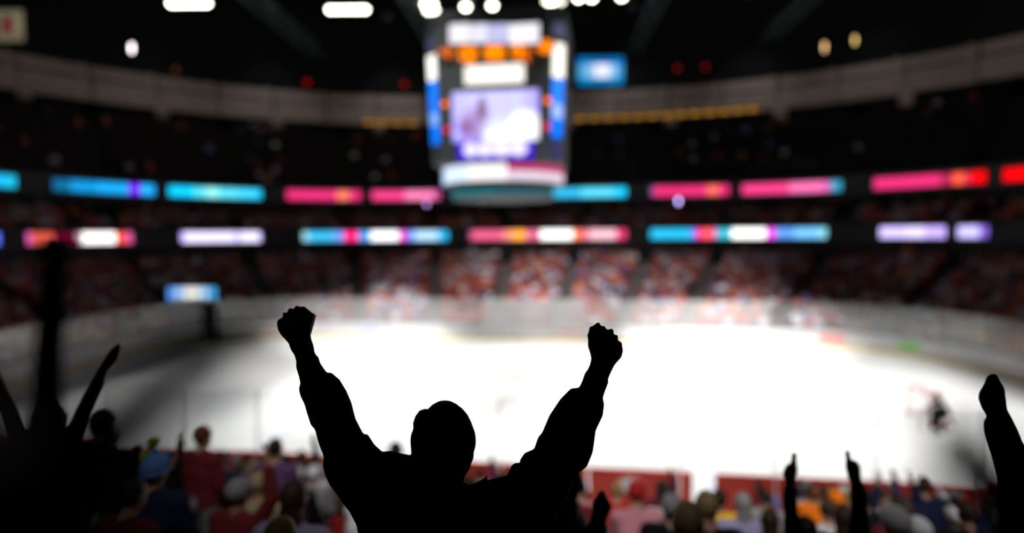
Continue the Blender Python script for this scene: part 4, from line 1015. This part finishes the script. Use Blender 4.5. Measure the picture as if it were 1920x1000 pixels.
S = spectator
S(270, 3, 'seat', 'navy', 'brown', ('beanie', 'blue'), scale=1.12, label='spectator in a light blue knitted hat, lower left crowd', rot=0)
S(268, 9, 'stand', 'lime', 'black', ('cap', 'lime'), label='spectator in bright lime green top and cap, lower left crowd')
S(180, 3, 'stand', 'black', 'black', label='dark-clothed standing spectator just right of the V-armed fan', scale=1.08, rot=0)
S(237, 8, 'stand', 'navy', 'black', scale=.92, label='spectator in navy left of the lime green one')
S(297, 6, 'stand_one', 'black', 'black', label='dark spectator with one arm up right of the lime green one', scale=.88)
S(364, 5, 'stand', 'maroon', 'auburn', label='standing spectator in maroon with reddish hair, left crowd', scale=1.07)
S(400, 6, 'stand', 'navy', 'black', scale=.9, label='navy-clad spectator just right of the standing maroon one')
S(505, 5, 'stand', 'plum', 'black', label='standing spectator in dark plum left of the cheering man', scale=1.0)
S(556, 8, 'stand_one', 'navy', 'brown', label='navy-clad spectator raising one hand beside the man\'s elbow', scale=.92)
S(542, 6, 'seat', 'black', 'grey', ('cap', 'white'), label='left one of two white-capped spectators near the man\'s elbow')
S(577, 7, 'seat', 'grey', 'grey', ('cap', 'white'), label='right one of two white-capped spectators near the man\'s elbow')
S(470, 4, 'seat', 'tan', 'blond', label='blond spectator in tan left of the two white caps')
S(1240, 8, 'stand_one', 'navy', 'black', label='dark spectator lifting an arm in front of the near boards', scale=.78)
S(1538, 7, 'stand', 'orange', 'auburn', scale=.84, label='left one of two spectators in orange between the pointing hands')
S(1582, 6, 'seat_lean', 'orange', 'auburn', ('beanie', 'orange'), label='right one of two spectators in orange, with an orange knitted hat')
S(1355, 6, 'seat', 'yellow', 'black', label='spectator in a yellow top right of the open boards gate')
S(1402, 5, 'seat_long', 'lavender', 'grey', label='grey-haired spectator in lavender beside the yellow top')
S(1252, 6, 'seat', 'white', 'black', label='spectator in a white top right of the small raised fist')
S(1262, 4, 'seat', 'black', 'grey', ('cap', 'grey'), label='spectator in a grey cap low right of the small fist')
S(1697, 6, 'stand_up', 'navy', 'black', label='standing spectator in navy with arms up, left of two', scale=.82)
S(1748, 7, 'stand', 'navy', 'brown', label='standing spectator in navy, right of two by the goal', scale=.95)
S(1664, 8, 'stand_one', 'plum', 'brown', label='plum-clad spectator with one arm up beside two in navy', scale=.84)
S(1092, 6, 'seat_lean', 'pink', 'black', label='spectator in pink under the cheering man\'s right arm')
S(1066, 3, 'seat', 'navy', 'black', label='spectator in navy low beside the cheering man\'s right side')
S(896, 8, 'stand_one', 'plum', 'black', label='plum-clad spectator between the man\'s head and collar', scale=.82)
S(735, 6, 'stand', 'navy', 'black', label='navy-clad spectator peeking over the man\'s left shoulder', scale=1.02)
PAL = ['black']*9 + ['navy']*6 + ['maroon']*6 + ['red']*3 + ['grey']*5 + ['white']*3 + ['brown']*5 + ['tan']*4 + ['lavender']*4 + ['pink', 'plum', 'plum', 'blue', 'orange']
taken_f = [(1.25, -2.7, .5)]
for k in range(1, 14):
    v = near_v(k); lim0 = near_pos(-40, k)[1]; lim1 = near_pos(1960, k)[1]; u = lim0 + random.uniform(0, .3)
    while u < lim1:
        px = proj(EU*u + EV*v + Vector((0, 0, near_z(k) + 1.2)))[0]
        clear = all(not (kk == k and abs(uu - u) < .52) for kk, uu, _ in taken)
        pw = EU*u + EV*v
        # the silhouetted fans stand here, and the white strip of ice at the open gate stays free of heads
        for fx, fy, fr in ((-2.45, 3.15, .8), (-.19, 1.84, .8), (1.75, 3.45, .55), (1.93, 2.05, .8), (.25, 2.75, .6)):
            if (pw.x - fx)**2 + (pw.y - fy)**2 < fr*fr: clear = False
        if 1290 < px < 1350 and k > 4: clear = False
        if (1090 < px < 1300 or 1345 < px < 1420) and k > 7: clear = False
        if clear and random.random() < (0.92 if k < 9 else 0.75 if k < 12 else 0.5):
            hair = random.choices(list(HAIR), (5, 6, 3, 2, 1))[0]
            hat = random.choices((None, ('cap', random.choice(('white', 'red', 'black', 'grey'))), ('beanie', random.choice(('red', 'black', 'grey', 'white')))), (7, 2, 1))[0]
            var = random.choices(('seat', 'seat_lean', 'seat_long', 'seat_wave'), (5, 4, 3, .35 if k < 9 else 0))[0]
            S(px, k, var, random.choice(PAL), hair, hat if var != 'seat_long' else None, scale=random.uniform(.93, 1.05))
        u += random.uniform(.56, .66)
byrow = {}
for r_ in people: byrow.setdefault(r_[0], []).append(r_)
rows_sorted = sorted(byrow, reverse=True)
for k, lst in byrow.items():
    lst.sort(key=lambda r_: r_[1])
    for i, (kk, u, o, top, hair, hat, var, label) in enumerate(lst):
        extra = '%s %s' % (hat[1], hat[0]) if hat else hair + ' hair'
        lb = label or 'spectator in %s with %s, %s from left in %s row behind the near glass' % (top, extra, ordinal(i + 1), ordinal(14 - kk))
        tag(o, lb, 'person', 'near crowd')

# red folding seats of the near stand: one per spectator who sits (and some empty ones)
seat_red = mat('seat_red', (.32, .022, .022, 1), .5, .15, 5.0, .3)
mb = MB(); mb.box(-.22, .22, -.16, .26, .36, .41); mb.box(-.22, .22, -.24, -.19, .40, .84, Matrix.Rotation(math.radians(4), 4, 'X')); mb.box(-.25, -.225, -.24, .20, .0, .60); mb.box(.225, .25, -.24, .20, .0, .60)
SEAT = mb.mesh('stadium_seat', seat_red)
ns = 0
for k, lst in sorted(byrow.items()):
    for (kk, u, o, *_r) in lst:
        if _r[3].startswith('seat') and ns < 290:
            p = EU*u + EV*(near_v(k) - .06); so = obj('stadium_seat', SEAT); so.location = (p.x, p.y, near_z(k)); so.rotation_euler = (0, 0, ROT); ns += 1
            tag(so, 'red folding seat under a spectator in the dim near stand', 'seat', 'red seats of the near stand')

# oval white sign on the near boards
tt = min(range(4000), key=lambda j: abs(proj(bp.at(bp.L*j/4000)[0] + Vector((0, 0, .6)))[0] - 1181) if (bp.at(bp.L*j/4000)[0] - CEN).dot(EV) < -12.5 else 9e9)
p, nn = bp.at(bp.L*tt/4000)
ov = thing('oval_sign', 'white oval sign on the red side of the near boards', 'sign', p - nn*.16 + Vector((0, 0, .72)), ROT)
mb = MB(); vs = [(.33*math.cos(2*math.pi*i/28), y_, .20*math.sin(2*math.pi*i/28)) for y_ in (-.02, .02) for i in range(28)]
mb.add(vs, [tuple(range(28)), tuple(range(55, 27, -1))] + [(i, 28+i, 28+(i+1) % 28, (i+1) % 28) for i in range(28)]); mb.build('plate', mat('sign_white', (.85, .83, .85, 1), .5, .03), ov)
mb = MB(); vs = [(r_*.33*math.cos(2*math.pi*i/28), y_, r_*.20*math.sin(2*math.pi*i/28)) for y_ in (-.03, -.015) for r_ in (1.0, .92) for i in range(28)]
mb.add(vs, [(i, (i+1) % 28, 28+(i+1) % 28, 28+i) for i in range(28)] + [(56+i, 84+i, 84+(i+1) % 28, 56+(i+1) % 28) for i in range(28)] + [(i, 56+i, 56+(i+1) % 28, (i+1) % 28) for i in range(28)] + [(28+i, 28+(i+1) % 28, 84+(i+1) % 28, 84+i) for i in range(28)]); mb.build('rim', alu, ov)

# ------------------------------------------------------------------ far crowds: thousands of small figures, one object for each tier
ICO = []; 
_t = (1 + 5**.5) / 2
_iv = np.array([(-1,_t,0),(1,_t,0),(-1,-_t,0),(1,-_t,0),(0,-1,_t),(0,1,_t),(0,-1,-_t),(0,1,-_t),(_t,0,-1),(_t,0,1),(-_t,0,-1),(-_t,0,1)], float); _iv /= np.linalg.norm(_iv[0])
_if = [(0,11,5),(0,5,1),(0,1,7),(0,7,10),(0,10,11),(1,5,9),(5,11,4),(11,10,2),(10,7,6),(7,1,8),(3,9,4),(3,4,2),(3,2,6),(3,6,8),(3,8,9),(4,9,5),(2,4,11),(6,2,10),(8,6,7),(9,8,1)]
def frustum(z0, hx0, hy0, z1, hx1, hy1, cy0=0, cy1=0):
    return np.array([(-hx0,cy0-hy0,z0),(hx0,cy0-hy0,z0),(hx0,cy0+hy0,z0),(-hx0,cy0+hy0,z0),(-hx1,cy1-hy1,z1),(hx1,cy1-hy1,z1),(hx1,cy1+hy1,z1),(-hx1,cy1+hy1,z1)], float)
_bf = [(4,5,6,7),(0,1,5,4),(1,2,6,5),(2,3,7,6),(3,0,4,7)]
def mini():
    """small seated figure, +y is its front: torso, two arms, thighs, head, hair"""
    V, Fc, part = [], [], []
    def add(v, f, p): 
        o_ = sum(len(x) for x in V); V.append(v); Fc.extend(tuple(i + o_ for i in q) for q in f); part.extend([p]*len(v))
    add(frustum(.45, .17, .12, 1.02, .21, .10), _bf, 1)
    add(frustum(.38, .17, .14, .58, .17, .12, .30, .25), _bf, 2)
    for sd in (-1, 1):
        a = frustum(.62, .045, .05, 1.0, .055, .06, .10, .0); a[:, 0] += sd*.25; add(a, _bf, 1)
    add(_iv*np.array((.085, .10, .12)) + np.array((0, .02, 1.20)), _if, 0)
    add(_iv*np.array((.092, .10, .09)) + np.array((0, -.015, 1.255)), _if, 3)
    return np.vstack(V), Fc, np.array(part)
MV, MF, MPt = mini()
skin_c = np.array([(.52,.30,.21),(.45,.25,.17),(.20,.10,.07)]); hair_c = np.array([(.012,.01,.009),(.06,.03,.018),(.30,.2,.1),(.3,.3,.3),(.6,.58,.6),(.35,.02,.02)])
pal = {'red': [(.38,.045,.04)]*10 + [(.48,.11,.06)]*4 + [(.22,.025,.03)]*5 + [(.62,.58,.64)]*5 + [(.02,.02,.022)]*5 + [(.28,.25,.32)]*3 + [(.03,.04,.12)]*2 + [(.45,.35,.5)]*2 + [(.7,.25,.06),(.12,.10,.08),(.1,.15,.45)]}
crowd_m = bpy.data.materials.new('crowd_cloth'); crowd_m.use_nodes = True
nt = crowd_m.node_tree; vc = nt.nodes.new('ShaderNodeVertexColor'); vc.layer_name = 'Col'; nt.links.new(vc.outputs[0], nt.nodes['Principled BSDF'].inputs['Base Color']); nt.nodes['Principled BSDF'].inputs['Roughness'].default_value = .9
def crowd(name, rows_, fill, label, aisles, gap=.55, depth_off=0.0):
    Vs, Cs, n_ = [], [], 0; P = pal['red']
    for ri, (path, z) in enumerate(rows_):
        t = 1.0
        while t < path.L - 1.0:
            p, nn = path.at(t); frac = t / path.L
            inaisle = any(abs(frac - a) * path.L < .75 for a in aisles)
            if not inaisle and random.random() < fill:
                ang = math.atan2(nn.y, nn.x) - math.pi/2; c, s = math.cos(ang), math.sin(ang)
                sc = random.uniform(.92, 1.08); up = .38 if random.random() < .07 else 0
                v = MV * sc; x = v[:, 0]*c - v[:, 1]*s + p.x; y_ = v[:, 0]*s + v[:, 1]*c + p.y
                Vs.append(np.c_[x, y_, v[:, 2] + z + up])
                top = np.array(random.choice(P)) * random.uniform(.8, 1.15); col = np.empty((len(MV), 4)); col[:, 3] = 1
                pick = [random.choice(skin_c), top, np.array((.03, .035, .05)), random.choice(hair_c)]
                for i in range(4): col[MPt == i, :3] = np.clip(pick[i], 0, 1)
                Cs.append(col); n_ += 1
            t += gap * random.uniform(.95, 1.1)
    V = np.vstack(Vs); nv = len(MV); nf = len(MF)
    lens = np.array([len(f_) for f_ in MF]); flat = np.array([i for f_ in MF for i in f_])
    loops = (np.arange(n_)[:, None]*nv + flat[None]).ravel(); tot = np.tile(lens, n_)
    me = bpy.data.meshes.new(name); me.vertices.add(len(V)); me.vertices.foreach_set('co', V.ravel()); me.loops.add(len(loops)); me.loops.foreach_set('vertex_index', loops.astype(np.int32))
    me.polygons.add(len(tot)); me.polygons.foreach_set('loop_start', np.r_[0, np.cumsum(tot)[:-1]].astype(np.int32)); me.update(calc_edges=True); me.validate()
    a = me.color_attributes.new('Col', 'FLOAT_COLOR', 'POINT'); a.data.foreach_set('color', np.vstack(Cs).ravel())
    me.materials.append(crowd_m); o = obj(name, me); tag(o, label, 'crowd', kind='stuff')
AIS = [.06, .14, .22, .30, .375, .43, .485, .54, .60, .67, .75, .83, .92]
crowd('lower_stand_crowd', low_rows, .90, 'packed red and white crowd in the far lower stand', AIS)
crowd('club_crowd', club_rows, .75, 'dim crowd between the two ribbon displays', AIS)
crowd('upper_stand_crowd', up_rows, .035, 'thinned crowd in the dark upper stand', AIS)  # few figures, thinned out so the upper tier stays dark
# red seats behind the far crowd
def seat_rows(name, rows_, label, mt=None):
    Vs, n_ = [], 0; bv = frustum(.40, .22, .03, .85, .22, .03, -.22, -.26); sv = frustum(.36, .22, .2, .42, .22, .2)
    v1 = np.vstack([bv, sv]); f1 = _bf + [tuple(i + 8 for i in f_) for f_ in _bf]; vs, fs = [], []
    for path, z in rows_:
        t = 1.0
        while t < path.L - 1:
            p, nn = path.at(t)
            if not any(abs(t/path.L - a)*path.L < .75 for a in AIS):
                ang = math.atan2(nn.y, nn.x) - math.pi/2; c, s = math.cos(ang), math.sin(ang); o_ = len(vs)
                vs.extend((x*c - y_*s + p.x, x*s + y_*c + p.y, zz + z) for x, y_, zz in v1); fs.extend(tuple(i + o_ for i in f_) for f_ in f1)
            t += .55
    o = MB(); o.v, o.f = vs, fs; tag(o.build(name, mt or seat_red), label, 'seats', kind='stuff')
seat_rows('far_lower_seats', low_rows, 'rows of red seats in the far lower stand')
seat_rows('far_upper_seats', up_rows, 'rows of darkened seats in the dim upper stand', mat('seat_shaded', (.012, .006, .007, 1), .7))  # seat colour darkened to hold the upper tier in shade
